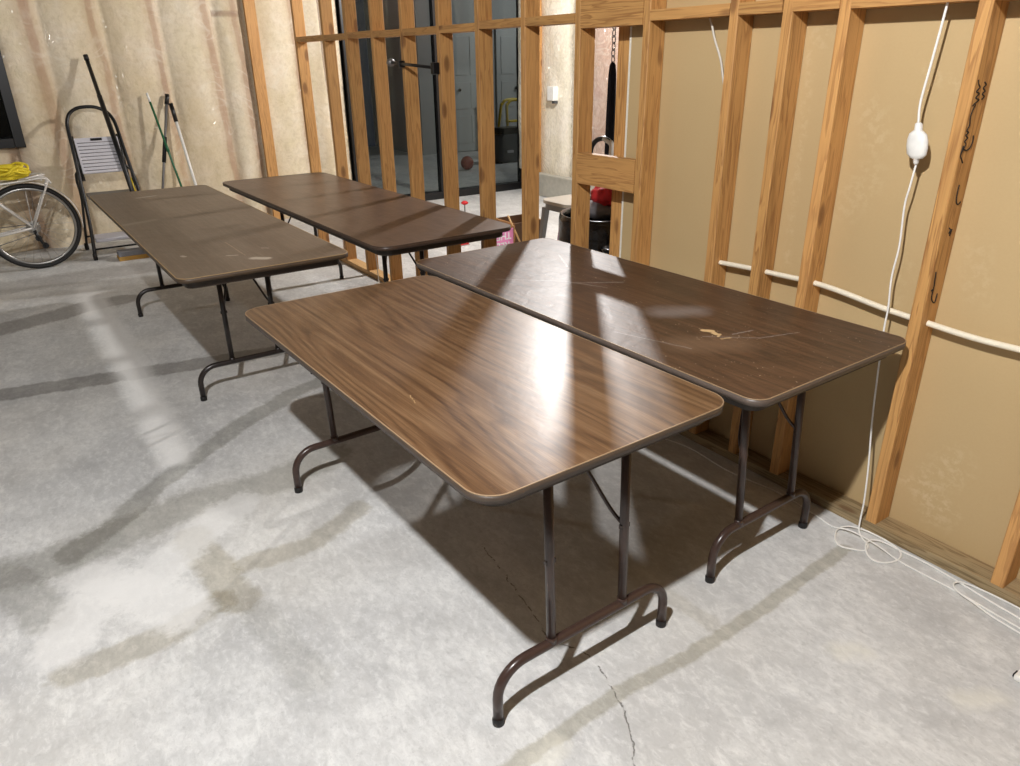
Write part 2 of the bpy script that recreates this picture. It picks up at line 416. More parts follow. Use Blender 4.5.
def smooth_path(pts, n=8):
    pts = [Vector(p) for p in pts]; out = []
    P = [2*pts[0]-pts[1]] + pts + [2*pts[-1]-pts[-2]]
    for i in range(1, len(P)-2):
        p0, p1, p2, p3 = P[i-1:i+3]
        for k in range(n):
            t = k/n
            out.append(.5*((2*p1)+(-p0+p2)*t+(2*p0-5*p1+4*p2-p3)*t*t+(-p0+3*p1-3*p2+p3)*t**3))
    out.append(pts[-1]); return out
def add_tube(bm, pts, r, seg=10, closed=False, cap=True, mi=0):
    pts = [Vector(p) for p in pts]; n = len(pts)
    rr = r if isinstance(r, (list, tuple)) else [r]*n
    def tan(i):
        if closed: return (pts[(i+1) % n]-pts[i-1]).normalized()
        a = pts[max(i-1, 0)]; b = pts[min(i+1, n-1)]; return (b-a).normalized()
    t0 = tan(0); up = Vector((0, 0, 1)) if abs(t0.z) < .9 else Vector((1, 0, 0))
    nrm = t0.cross(up).normalized(); rings = []
    for i in range(n):
        t = tan(i); nrm = (nrm - t*nrm.dot(t)).normalized(); b = t.cross(nrm)
        rings.append([bm.verts.new(pts[i]+rr[i]*(math.cos(2*PI*k/seg)*nrm+math.sin(2*PI*k/seg)*b)) for k in range(seg)])
    rng = range(n) if closed else range(n-1)
    for i in rng:
        A, B = rings[i], rings[(i+1) % n]
        for k in range(seg):
            f = bm.faces.new((A[k], A[(k+1) % seg], B[(k+1) % seg], B[k])); f.smooth = True; f.material_index = mi
    if cap and not closed:
        bm.faces.new(list(reversed(rings[0]))).material_index = mi; bm.faces.new(rings[-1]).material_index = mi
def tube(name, pts, r, mat, parent=None, seg=10, closed=False):
    bm = bmesh.new(); add_tube(bm, pts, r, seg, closed); return finish(bm, name, mat, parent)
def arc(c, r, a0, a1, n, ax='yz'):
    out = []
    for i in range(n+1):
        a = a0+(a1-a0)*i/n; u, v = r*math.cos(a), r*math.sin(a)
        out.append({'yz': (c[0], c[1]+u, c[2]+v), 'xy': (c[0]+u, c[1]+v, c[2]), 'xz': (c[0]+u, c[1], c[2]+v)}[ax])
    return out
def rrect(L, W, r, n=8):
    pts = []
    for cx, cy, a in ((L/2-r, W/2-r, 0), (-L/2+r, W/2-r, PI/2), (-L/2+r, -W/2+r, PI), (L/2-r, -W/2+r, 3*PI/2)):
        for i in range(n+1):
            b = a+PI/2*i/n; pts.append((cx+r*math.cos(b), cy+r*math.sin(b)))
    return pts
def add_prism(bm, poly, z0, z1, mi=0, smooth=False):
    A = [bm.verts.new((x, y, z0)) for x, y in poly]; B = [bm.verts.new((x, y, z1)) for x, y in poly]
    bm.faces.new(list(reversed(A))).material_index = mi; bm.faces.new(B).material_index = mi
    n = len(poly)
    for i in range(n):
        f = bm.faces.new((A[i], A[(i+1) % n], B[(i+1) % n], B[i])); f.material_index = mi; f.smooth = smooth
def add_lathe(bm, prof, seg=24, c=(0, 0, 0), mi=0):
    rings = [[bm.verts.new((c[0]+r*math.cos(2*PI*k/seg), c[1]+r*math.sin(2*PI*k/seg), c[2]+z)) for k in range(seg)] for r, z in prof]
    for A, B in zip(rings[:-1], rings[1:]):
        for k in range(seg):
            f = bm.faces.new((A[k], A[(k+1) % seg], B[(k+1) % seg], B[k])); f.smooth = True; f.material_index = mi
    return rings

# ------------------------------------------------------------------ camera
F, YAW, PITCH, ROLL, CX, CY, CZ = 729.86081, -0.59757, -0.41774, -0.0143, -0.05158, 2.25598, 1.55012
f = Vector((math.cos(PITCH)*math.cos(YAW), math.cos(PITCH)*math.sin(YAW), math.sin(PITCH)))
r = f.cross(Vector((0, 0, 1))).normalized(); u = r.cross(f)
r2 = math.cos(ROLL)*r+math.sin(ROLL)*u; u2 = -math.sin(ROLL)*r+math.cos(ROLL)*u
cam = bpy.data.cameras.new('camera'); co = bpy.data.objects.new('camera', cam); COL.objects.link(co)
co.matrix_world = Matrix(((r2.x, u2.x, -f.x, CX), (r2.y, u2.y, -f.y, CY), (r2.z, u2.z, -f.z, CZ), (0, 0, 0, 1)))
cam.sensor_width = 36; cam.sensor_fit = 'HORIZONTAL'; cam.lens = F*36/1020; cam.clip_start = .02; cam.clip_end = 60
sc.camera = co

# ------------------------------------------------------------------ room shell
XF, YB = 7.95, -3.4; CEIL = 3.02
bm = bmesh.new(); add_box(bm, (-3, YB-.1, -.12), (XF+.12, 5.2, 0)); struct(finish(bm, 'floor', M['concrete']), 'light grey stained concrete floor')
bm = bmesh.new(); add_box(bm, (-3, YB-.1, CEIL), (XF+.12, 5.2, CEIL+.1)); struct(finish(bm, 'ceiling', M['ceiling']))
bm = bmesh.new(); add_box(bm, (-3.1, YB-.1, 0), (-3, 5.2, CEIL)); struct(finish(bm, 'wall_back', M['plainwall']))
bm = bmesh.new(); add_box(bm, (-3, 5.2, 0), (XF+.12, 5.3, CEIL)); struct(finish(bm, 'wall_left', M['plainwall']))

# right partition: sheathing, studs, blocks, plates
wr = empty('wall_right'); struct(wr, 'open pine stud partition with tan board behind its near bays')
bm = bmesh.new(); add_box(bm, (-3, -.102, 0), (2.45, -.09, CEIL)); finish(bm, 'sheathing', M['sheath'], wr)['label'] = 'tan paper faced board nailed behind the studs'
bm = bmesh.new(); add_box(bm, (2.4505, -.105, 0), (2.461, -.089, CEIL)); finish(bm, 'board_edge', M['white_core'], wr)['label'] = 'white cut edge of the tan board'
ZT = 2.84
SX = [-1.4, -1.0, -.6, -.2, .21, .617, 1.034, 1.442, 1.65, 1.867, 2.298, 2.722, 3.132, 3.545, 3.962, 4.412, 4.835, 5.26, 5.685, 6.28]
for i, x in enumerate(SX):
    bm = bmesh.new(); n = 14
    # slightly bowed and wane-edged stud
    bow = random.uniform(-.004, .004)*(abs(x-1.034) > .01); prev = None
    for k in range(n+1):
        z = .038+(ZT-.038)*k/n; dx = bow*math.sin(PI*k/n); w = .0015*math.sin(k*2.3+i)
        ch = .003
        ring = [bm.verts.new(p) for p in ((x-.038+dx+ch, 0+0, z), (x+dx-ch+w*.3, 0, z), (x+dx, -ch, z), (x+dx, -.089+ch, z), (x+dx-ch, -.089, z), (x-.038+dx+ch, -.089, z), (x-.038+dx, -.089+ch, z), (x-.038+dx, -ch, z))]
        if prev:
            for j in range(8): bm.faces.new((prev[j], prev[(j+1) % 8], ring[(j+1) % 8], ring[j]))
        else: bm.faces.new(ring)
        prev = ring
    bm.faces.new(prev)
    c0 = Vector((x-.019, -.0445, 0))
    bmesh.ops.translate(bm, verts=bm.verts[:], vec=-c0)
    st = finish(bm, 'stud', M['stud'], wr, loc=c0)
    if abs(x-1.034) < .001:
        st['label'] = 'stud with black handwriting down its side'; SCR = st
# handwriting on the side of one stud (thin raised ink strokes)
def ink(strokes, parent, off, name='handwriting'):
    bm = bmesh.new()
    for s in strokes:
        p = smooth_path([(.9955, y, z) for y, z in s], 5) if len(s) > 2 else [Vector((.9955, y, z)) for y, z in s]
        add_tube(bm, [q-off for q in p], .0021, 6)
    return finish(bm, name, M['ink'], parent)
def cm(y): return max(-.086, min(-.004, y-.045))
S1 = [(-.012,1.482),(-.020,1.470),(-.030,1.462),(-.016,1.452),(-.034,1.446),(-.020,1.436),(-.040,1.430),(-.024,1.422),(-.012,1.415)]
S2 = [(-.028,1.418),(-.018,1.402),(-.014,1.385),(-.020,1.365),(-.012,1.35),(-.024,1.345),(-.012,1.338),(-.026,1.330),(-.014,1.322),(-.024,1.314),(-.016,1.300),(-.010,1.290)]
S3 = [(-.016,1.300),(-.036,1.296),(-.052,1.302),(-.060,1.318),(-.056,1.335)]
S4 = [(-.050,1.475),(-.062,1.468),(-.050,1.460),(-.064,1.452),(-.052,1.445),(-.066,1.438),(-.056,1.430)]
S5 = [(-.040,1.20),(-.040,1.17),(-.046,1.150),(-.060,1.142),(-.072,1.148)]
S6 = [(-.012,1.31),(-.008,1.285),(-.020,1.272),(-.030,1.262)]
S7 = [(-.040,1.075),(-.050,1.068),(-.044,1.058)]; S8 = [(-.058,1.07),(-.052,1.05)]
S9 = [(-.020,.945),(-.028,.90),(-.030,.860),(-.055,.842),(-.060,.87)]; S10 = [(-.028,.89),(-.018,.885)]
hw = ink([S1,S2,S3,S4,S5,S6,S7,S8,S9,S10], SCR, SCR.location); hw['label'] = 'black marker scrawl'

ORD = sorted(SX)
for a, b in zip(ORD[:-1], ORD[1:]):
    z = 1.712; jitter = random.uniform(-.006, .006)
    if abs(a-1.442) < .01 or abs(a-1.65) < .01: jitter = .0
    if abs(b-6.28) < .01: z = 1.716
    if abs(a-2.298) < .001: continue
    if b < 2.3: z = 1.698
    box('block', (a+.0005, -.0885, z-.019+jitter), (b-.0385, -.0005, z+.019+jitter), M['block'], wr)
# header and mid block of the narrow opening
box('header', (2.2985, -.088, 1.668), (2.6835, -.001, 1.785), M['block'], wr)['label'] = 'deep header over the opening above the mid block'
box('block', (2.2985, -.039, 1.012), (2.6835, -.001, 1.150), M['block'], wr)['label'] = 'wide mid-height block with a dark knot'
box('block', (2.2985, -.088, 1.80), (2.6835, -.0005, 1.838), M['block'], wr)
box('bottom_plate', (-1.5, -.089, 0), (2.62, 0, .0375), M['plate'], wr, bev=.002)['label'] = 'weathered grey bottom plate'
box('bottom_plate', (2.622, -.089, 0), (7.6, 0, .0375), M['pale_plate'], wr, bev=.002)['label'] = 'pale new bottom plate'
box('top_plate', (-1.5, -.089, ZT), (7.6, 0, ZT+.038), M['block'], wr)
# lone stud fixed behind the board edge
box('rear_stud', (2.474, -.150, 0), (2.556, -.112, 2.7), M['stud'], wr)['label'] = 'wide stud standing behind the opening'
# small nails in the weathered plate
# far insulated wall (bulging batts)
def insul_mesh(name, mat, u0, u1, plane, axis, sgn, zz, edges, depth=.05, nu=110, nz=60, seed=0):
    bm = bmesh.new(); g = []
    ed = sorted(edges)
    for i in range(nu+1):
        uu = u0+(u1-u0)*i/nu; row = []
        lo = max([e for e in ed if e <= uu], default=u0-.2); hi = min([e for e in ed if e > uu], default=u1+.2)
        q = (uu-lo)/max(hi-lo, .01); bulge = depth*(max(0, math.sin(PI*q))**.6)
        for k in range(nz+1):
            z = zz[0]+(zz[1]-zz[0])*k/nz
            nz_ = noise.noise(Vector((uu*3+seed, z*1.6, seed)))*.018+noise.noise(Vector((uu*11, z*7, seed+3)))*.006
            d = plane+sgn*(bulge+nz_)
            row.append(bm.verts.new((d, uu, z) if axis == 'y' else (uu, d, z)))
        g.append(row)
    for i in range(nu):
        for k in range(nz):
            fc = bm.faces.new((g[i][k], g[i+1][k], g[i+1][k+1], g[i][k+1])); fc.smooth = True
    return finish(bm, name, mat)
wf = empty('wall_far'); struct(wf, 'insulated stud wall under clear plastic sheeting')
o = insul_mesh('insulation', M['insul_far'], -1.06, 2.02, XF-.02, 'y', -1, (.0, CEIL), [2.04,1.62,1.14,.66,.18,-.10,-.62,-1.06], .065, 150, 90); o.parent = wf
o = insul_mesh('insulation', M['insul_far'], 2.02, 5.2, XF-.02, 'y', -1, (0, .90), [2.02,2.5,2.95,3.4,3.85,4.3,4.75,5.2], .03, 60, 20, 4); o.parent = wf
o = insul_mesh('insulation', M['insul_far'], 3.25, 5.2, XF-.02, 'y', -1, (.88, CEIL), [3.25,3.7,4.15,4.6,5.2], .03, 40, 30, 4); o.parent = wf
bm = bmesh.new(); add_box(bm, (XF, -1.08, 0), (XF+.1, 5.2, .93)); add_box(bm, (XF, -1.08, .93), (XF+.1, 2.0, CEIL)); add_box(bm, (XF, 3.25, .93), (XF+.1, 5.2, CEIL)); add_box(bm, (XF, -1.08, 2.3+.0), (XF+.1, -1.079, CEIL))
finish(bm, 'backing', M['plainwall'], wf)
box('stud', (XF-.125, -.205, .0), (XF-.085, -.100, CEIL-.01), M['stud'], wf)['label'] = 'bare stud standing proud of the plastic'
# header over glass door
bm = bmesh.new(); add_box(bm, (XF, YB-.1, 2.36), (XF+.1, -1.08, CEIL)); finish(bm, 'lintel', M['stud'], wf)

# side wall of the room behind, insulated, with footing
ws = empty('wall_side'); struct(ws, 'brightly lit insulated wall of the room behind the studs')
o = insul_mesh('insulation', M['insul_side'], 2.0, XF, YB+.02, 'x', 1, (.26, CEIL), [XF,7.5,6.9,6.45,6.0,5.5,5.0,4.5,4.0,3.5,3.0,2.5,2.0], .05, 130, 50, 9); o.parent = ws
bm = bmesh.new(); add_box(bm, (-3, YB-.1, 0), (XF, YB, CEIL)); finish(bm, 'backing', M['plainwall'], ws)
bm = bmesh.new(); add_box(bm, (2, YB, 0), (7.42, YB+.16, .265), bev=.01); finish(bm, 'footing', M['foundation'], ws)['label'] = 'rough concrete footing'
box('corner_stud', (7.44, YB+.005, 0), (7.60, YB+.14, CEIL-.01), M['stud'], ws)
# pink batt section seen through the opening, set forward (closet return)
bm = bmesh.new()
for (u0, u1) in ((5.35, 6.2),):
    pass
o = insul_mesh('insulation', mat_pinkins(), 4.6, 6.55, YB+.09, 'x', 1, (.27, CEIL), [4.6,5.1,5.55,6.0,6.55], .03, 50, 40, 12); o.parent = ws; o['label'] = 'pinkish batts behind clear plastic'

# electrical box on that wall
ob = empty('outlet_box', (7.16, YB+.10, 1.10)); tag(ob, 'small white electrical box with dark knockouts on the bright insulated wall', 'electrical box')
bm = bmesh.new(); add_box(bm, (-.06, -.06, 0), (.06, .03, .155), bev=.008); finish(bm, 'box_body', M['white_plastic'], ob)
bm = bmesh.new(); add_box(bm, (-.058, -.05, -.03), (-.01, .012, -.001), bev=.004); finish(bm, 'cable_clamp', M['vent_grey'], ob)

# sliding glass door in the far wall
gd = empty('door_1', (XF, -2.25, 0)); struct(gd, 'black framed sliding glass door in the far wall')
def gbox(name, lo, hi, mat): 
    bm = bmesh.new(); add_box(bm, lo, hi, bev=.003); return finish(bm, name, mat, gd)
gbox('frame', (-.06, 1.10, 0), (.06, 1.16, 2.36), M['black']); gbox('frame', (-.02, -1.17, 0), (.06, -1.145, 2.36), M['black'])
gbox('sill', (-.06, -1.145, 0), (.06, 1.10, .085), M['black']); gbox('head', (-.06, -1.145, 2.28), (.06, 1.10, 2.36), M['black'])
gbox('mullion', (-.05, -.03, .085), (.03, .06, 2.28), M['black'])
gbox('glass_pane', (-.006, .06, .085), (.002, 1.10, 2.28), M['glass']); gbox('glass_pane', (.010, -1.145, .085), (.018, -.03, 2.28), M['glass'])

# window top left
wn = empty('window_1', (XF, 2.62, .93)); struct(wn, 'black framed window in the far wall, dark outside')
def wbox(name, lo, hi, mat):
    bm = bmesh.new(); add_box(bm, lo, hi, bev=.004); return finish(bm, name, mat, wn)
wbox('window_frame', (-.10, -.66, -.03), (.06, -.58, 1.30), M['black']); wbox('window_frame', (-.10, .58, -.03), (.06, .66, 1.30), M['black'])
wbox('window_frame', (-.10, -.58, -.03), (.06, .58, .05), M['black']); wbox('window_frame', (-.10, -.58, 1.22), (.06, .58, 1.30), M['black'])
wbox('pane', (-.01, -.58, .05), (-.002, .58, 1.22), M['glass'])
bm = bmesh.new(); add_box(bm, (XF, 2.0, 2.23), (XF+.1, 3.25, CEIL)); finish(bm, 'lintel', M['plainwall'], wf)

# space beyond the glass door
bm = bmesh.new(); add_box(bm, (XF+.13, -8, -.12), (14, 4.5, 0)); struct(finish(bm, 'floor', M['concrete']))
bm = bmesh.new(); add_box(bm, (13.9, -3.9, 0), (14, 4.5, 3)); struct(finish(bm, 'wall_beyond', M['dark_panel']))
bm = bmesh.new(); add_box(bm, (12.0, -8, 0), (12.1, -4.15, 3)); struct(finish(bm, 'wall_beyond', M['far_wall']))
bm = bmesh.new(); add_box(bm, (12.1, -4.25, 0), (14, -4.15, 3)); struct(finish(bm, 'wall_beyond', M['far_wall']))
bm = bmesh.new(); add_box(bm, (XF+.13, -8, 3), (14, 4.5, 3.1)); struct(finish(bm, 'ceiling', M['dark_panel']))
bm = bmesh.new(); add_box(bm, (XF+.13, 4.4, 0), (14, 4.5, 3)); struct(finish(bm, 'wall_beyond', M['dark_panel']))
bm = bmesh.new(); add_box(bm, (XF+.13, -8, 0), (12, -7.9, 3)); struct(finish(bm, 'wall_beyond', M['dark_panel']))
def panel_door(name, y0, y1, knob_y):
    d = empty(name, (11.97, (y0+y1)/2, 0)); struct(d, 'pale panelled door beyond the glass'); w = (y1-y0)/2
    bm = bmesh.new(); add_box(bm, (-.02, -w, .01), (.02, w, 2.06), bev=.003); finish(bm, 'leaf', M['door_paint'], d)
    bm = bmesh.new()
    for z0, z1 in ((.15, .62), (.74, 1.18), (1.30, 1.92)):
        for a, b in ((-w+.09, -.03), (.03, w-.09)):
            add_box(bm, (-.032, a, z0), (-.0205, b, z1), bev=.004)
    finish(bm, 'raised_panel', M['door_paint'], d)
    bm = bmesh.new(); add_lathe(bm, [(.0001, 0), (.02, .005), (.03, .03), (.02, .05), (.0001, .055)], 12)
    bmesh.ops.rotate(bm, verts=bm.verts[:], cent=(0, 0, 0), matrix=Matrix.Rotation(-PI/2, 3, 'Y')); bmesh.ops.translate(bm, verts=bm.verts[:], vec=(-.035, knob_y-(y0+y1)/2, 1.06))
    finish(bm, 'door_knob', M['black'], d)
panel_door('door_2', -5.52, -4.72, -4.90); panel_door('door_3', -6.52, -5.72, -6.12)
vg = empty('screen_panel', (11.85, -5.37, .28)); tag(vg, 'grey mesh panel standing before the left pale door beyond the glass', 'panel')
vg.location = (11.90, -5.37, 0)
bm = bmesh.new(); add_box(bm, (-.02, -.12, 0), (0, .12, .80), bev=.004); finish(bm, 'mesh_panel', M['vent_grey'], vg)
bm = bmesh.new(); add_tube(bm, [(-.01, -.125, .0), (-.01, -.125, .80), (-.01, .125, .80), (-.01, .125, 0)], .009, 6); finish(bm, 'panel_frame', M['vac'], vg)

# yellow step ladder and charcoal bin beyond the glass
vb = empty('wet_vacuum', (10.3, -4.78, 0)); tag(vb, 'charcoal tub vacuum on the floor beyond the glass door', 'vacuum')
bm = bmesh.new(); add_prism(bm, rrect(.36, .50, .08), .02, .44); bmesh.ops.bevel(bm, geom=[e for e in bm.edges if abs(e.verts[0].co.z-e.verts[1].co.z) < 1e-6 and e.verts[0].co.z > .3], offset=.02, segments=2, affect='EDGES'); finish(bm, 'tub', M['vac'], vb)
bm = bmesh.new(); add_prism(bm, rrect(.30, .42, .09), .445, .54); finish(bm, 'lid', M['black'], vb)
bm = bmesh.new(); add_box(bm, (-.190, -.02, .16), (-.1805, .10, .20)); finish(bm, 'badge', M['tray'], vb)
for sx in (-.13, .13):
    for sy in (-.18, .18):
        bm = bmesh.new(); add_lathe(bm, [(.0001, 0), (.02, .0), (.02, .03), (.0001, .03)], 10, (sx, sy, 0)); finish(bm, 'caster', M['rubber'], vb)
yl = empty('step_ladder', (10.75, -5.28, 0)); tag(yl, 'yellow arched step ladder behind the charcoal vacuum beyond the glass', 'ladder')
for sx, nm in ((-.12, 'front_frame'), (.14, 'rear_frame')):
    w = .26
    pts = [(sx*1.6, -w, 0), (sx*.7, -w+.03, .78), (sx*.6, -w+.06, .86), (sx*.6, -w+.14, .92), (sx*.6, w-.14, .92), (sx*.6, w-.06, .86), (sx*.7, w-.03, .78), (sx*1.6, w, 0)]
    tube(nm, smooth_path(pts, 4), .024, M['yellow_plastic'], yl, 8)
for z in (.30, .58):
    bm = bmesh.new(); add_box(bm, (-.2+z*.08, -.22, z), (-.02, .22, z+.03), bev=.005); finish(bm, 'step', M['yellow_plastic'], yl)
rb = empty('ball', (9.9, -3.78, 0)); tag(rb, 'small faded red ball on the dark floor beyond the glass', 'ball')
bm = bmesh.new(); bmesh.ops.create_uvsphere(bm, u_segments=20, v_segments=14, radius=.10); bmesh.ops.translate(bm, verts=bm.verts[:], vec=(0, 0, .10)); finish(bm, 'shell', mat_plain('faded_red', S(150, 84, 72), .6), rb, True)

# ------------------------------------------------------------------ folding tables
def make_table(cx, cy, th, L, W, label, mt, medge, mtrim, mst, xn, xf, fy, fs=.593, ls=.243, lean=0, r=.07, group=None, lipw=.0022):
    root = empty('folding_table', (cx, cy, 0), th); tag(root, label, 'table', group)
    H = .74
    bm = bmesh.new(); pl = rrect(L-.002, W-.002, r); add_prism(bm, pl, H-.018, H-.0004); finish(bm, 'tabletop', mt, root)
    # edge band wrapped round the board, with a thin pale lip at the top
    top = root.children[-1] if len(root.children) else None
    top = [c for c in root.children if c.name.startswith('tabletop')][-1]
    def band(name, o, z0, z1, mat, par):
        bm = bmesh.new(); A = rrect(L+o*2, W+o*2, r+o, 10); B = rrect(L-lipw*2, W-lipw*2, r-lipw, 10); n = len(A)
        va = [[bm.verts.new((x, y, z)) for x, y in P] for P, z in ((A, z0), (A, z1), (B, z1), (B, z0))]
        for q in range(4):
            X, Y = va[q], va[(q+1) % 4]
            for i in range(n):
                fc = bm.faces.new((X[i], X[(i+1) % n], Y[(i+1) % n], Y[i])); fc.smooth = (q in (0, 2))
        return finish(bm, name, mat, par)
    band('edge_band', .001, H-.021, H-.0024, medge, top)
    band('edge_lip', .0006, H-.0024, H, mtrim, top)
    # apron frame
    bm = bmesh.new(); A = rrect(L-.07, W-.07, r*.8, 6); B = rrect(L-.10, W-.10, r*.6, 6); n = len(A)
    va = [[bm.verts.new((x, y, z)) for x, y in P] for P, z in ((A, H-.055), (A, H-.024), (B, H-.024), (B, H-.055))]
    for q in range(4):
        X, Y = va[q], va[(q+1) % 4]
        for i in range(n): bm.faces.new((X[i], X[(i+1) % n], Y[(i+1) % n], Y[i]))
    finish(bm, 'apron', M['apron'], root)
    c, s = math.cos(-th), math.sin(-th)
    for wx, sg in ((xn, 1), (xf, -1)):
        lx = (wx-cx)*c-(fy-cy)*s; ly = (xn-cx)*s+(fy-cy)*c
        R = .0135; bz = .170; br = .085
        # lying foot bar with bent-down ends
        path = [(lx, ly-fs/2, .012), (lx, ly-fs/2, bz-br)] + arc((lx, ly-fs/2+br, bz-br), br, PI, PI/2, 8)[1:] + arc((lx, ly+fs/2-br, bz-br), br, PI/2, 0, 8) + [(lx, ly+fs/2, .012)]
        fb = tube('foot_bar', path, R, mst, root, 14)
        for e in (-1, 1):
            bm = bmesh.new(); add_lathe(bm, [(.0001, 0), (.0155, 0), (.016, .016), (.0140, .022)], 14, (lx, ly+e*fs/2, 0)); finish(bm, 'foot_cap', M['rubber'], fb)
        for e in (-1, 1):
            bm = bmesh.new(); add_tube(bm, [(lx, ly+e*ls/2, bz), (lx, ly+e*ls/2+lean, H-.028)], .0125, 14)
            add_tube(bm, [(lx, ly+e*ls/2, bz+.004), (lx, ly+e*ls/2, bz+.022)], .0145, 14)
            add_box(bm, (lx-.005, ly+e*ls/2-.0155+lean*.45, .425), (lx+.005, ly+e*ls/2+.0155+lean*.45, .437))
            finish(bm, 'leg', mst, root)
            p = [(lx+sg*.17, ly+e*.012, H-.058), (lx+sg*.10, ly+e*.05, .60), (lx+sg*.035, ly+e*(ls/2-.02)+lean*.5, .475), (lx, ly+e*(ls/2)+lean*.45, .43)]
            tube('brace', smooth_path(p, 5), .0055, mst, root, 8)
        bm = bmesh.new(); add_box(bm, (lx+sg*.17-.02, ly-.03, H-.066), (lx+sg*.17+.02, ly+.03, H-.022)); add_tube(bm, [(lx, ly-W*.30, H-.034), (lx, ly+W*.30, H-.034)], .009, 10)
        finish(bm, 'hinge_bracket', mst, root)
    return root

tanc = S(206, 176, 130); pale = S(176, 170, 168)
LM1 = mat_laminate('walnut_laminate', S(132, 104, 76), S(108, 80, 55), S(72, 51, 36), 17, .36, contrast=1.05, scratch=.12,
    marks=[([(-.233,.255),(-.262,.262),(-.284,.268)], .0006, .0016, S(196, 164, 120), .7)])
LM2 = mat_laminate('worn_dark_laminate', S(102, 74, 54), S(78, 56, 41), S(48, 35, 26), 11, .45, contrast=.7, scratch=1.0, seed=3,
    marks=[([(-.464,.064),(-.485,.050)], .008, .006, tanc, 1), ([(-.500,.056),(-.512,.060)], .007, .005, tanc, 1), ([(-.52,.05),(-.530,.072)], .003, .003, tanc, .9),
           ([(-.55,.081),(-.56,.05)], .002, .004, tanc, .6), ([(-.545,.02),(-.56,-.06)], .001, .003, pale, .5), ([(-.50,.11),(-.62,-.02),(-.66,-.16)], .001, .002, pale, .45),
           ([(-.30,.30),(-.55,.22)], .001, .003, pale, .35), ([(.22,.05),(.10,-.12)], .001, .004, pale, .6), ([(.45,.25),(.25,.05),(.08,-.02)], .001, .003, pale, .5), ([(.6,-.2),(.42,-.1)], .002, .004, pale, .5)],
    haze=[([(-.255,.03),(-.31,-.06)], .015, .07, S(140, 132, 130), .55), ([(.85,.1),(.85,-.2)], .02, .1, S(120, 108, 100), .4), ([(-.52,.20),(-.60,.08)], .02, .08, S(120, 96, 76), .5)])
LM3 = mat_laminate('faded_brown_laminate', S(122, 106, 90), S(112, 95, 79), S(96, 80, 66), 6, .42, contrast=.35, scratch=.35, seed=7,
    marks=[([(-1.125,.014),(-1.165,-.03)], .010, .02, S(190, 178, 162), .8), ([(-.71,.029),(-1.05,.03)], .0012, .003, S(160, 140, 116), .7), ([(-.879,.269),(-.90,.262)], .006, .006, S(190, 180, 168), .8),
           ([(.991,.134),(1.01,.02)], .006, .012, S(176, 168, 158), .7), ([(.068,.356),(.12,.20)], .01, .03, S(150, 138, 122), .5), ([(-1.0,.10),(-1.02,.06)], .004, .005, S(184, 172, 158), .7), ([(-.95,-.08),(-.97,-.10)], .004, .005, S(184, 172, 158), .6)])
LM4 = mat_laminate('red_brown_laminate', S(104, 82, 68), S(92, 71, 57), S(66, 50, 40), 8, .36, contrast=.4, scratch=.25, seed=11)
make_table(1.78885, 1.23724, .02417, 1.55694, .78003, 'nearest folding table, bright striped walnut laminate top with a strong light glare', LM1, M['edge1'], M['trim_light'], M['steel'], 1.097, 2.468, 1.2335, ls=.25, lean=.018)
make_table(1.89874, .42961, .01915, 1.82709, .75274, 'dark worn folding table against the tan wall, tan chips in its scratched top', LM2, M['edge_grey'], M['trim_light'], M['steel'], 1.161, 2.62, .414, fs=.50, ls=.275, r=.05, lean=.045)
make_table(4.42126, 1.36754, .00755, 2.61408, .75932, 'long faded brown folding table with a pale worn rim, standing left of the others', LM3, M['edge_worn'], M['edge_tan'], M['steel2'], 3.574, 5.215, 1.368, fs=.574, ls=.235, r=.055, lipw=.0035)
make_table(4.45954, .4565, .01251, 2.68029, .8013, 'long dark folding table along the open studs with stud shadows across its top', LM4, M['edge_dark'], M['edge_dark'], M['steel2'], 3.62, 5.27, .47, fs=.566, ls=.235, r=.08)

# ------------------------------------------------------------------ cords and pipes on the right wall
wp = empty('water_tube', (1.2, -.045, .79)); tag(wp, 'white plastic tube running level through the studs behind the worn table', 'pipe')
pts = [(1.85, -.045, .797), (1.7, -.045, .805), (1.549, -.045, .809), (1.42, -.045, .812), (1.304, -.045, .805), (1.15, -.047, .786), (1.0, -.045, .776), (.86, -.046, .768), (.733, -.045, .770), (.6, -.045, .775), (.3, -.045, .77), (-.4, -.045, .77)]
tube('tubing', [Vector(p)-wp.location for p in smooth_path(pts, 6)], .0095, M['pipe'], wp, 12)
# the short cable
ec = empty('cable', (1.96, -.05, 1.46)); tag(ec, 'short white cable hanging below the blocking in the third bay from the opening', 'cable')
tube('cable_sheath', [Vector(p)-ec.location for p in smooth_path([(2.005, -.06, 1.679), (1.993, -.062, 1.65), (1.977, -.065, 1.605), (1.945, -.070, 1.537), (1.925, -.074, 1.462), (1.905, -.08, 1.40), (1.885, -.083, 1.36)], 5)], .0042, M['wire'], ec, 8)
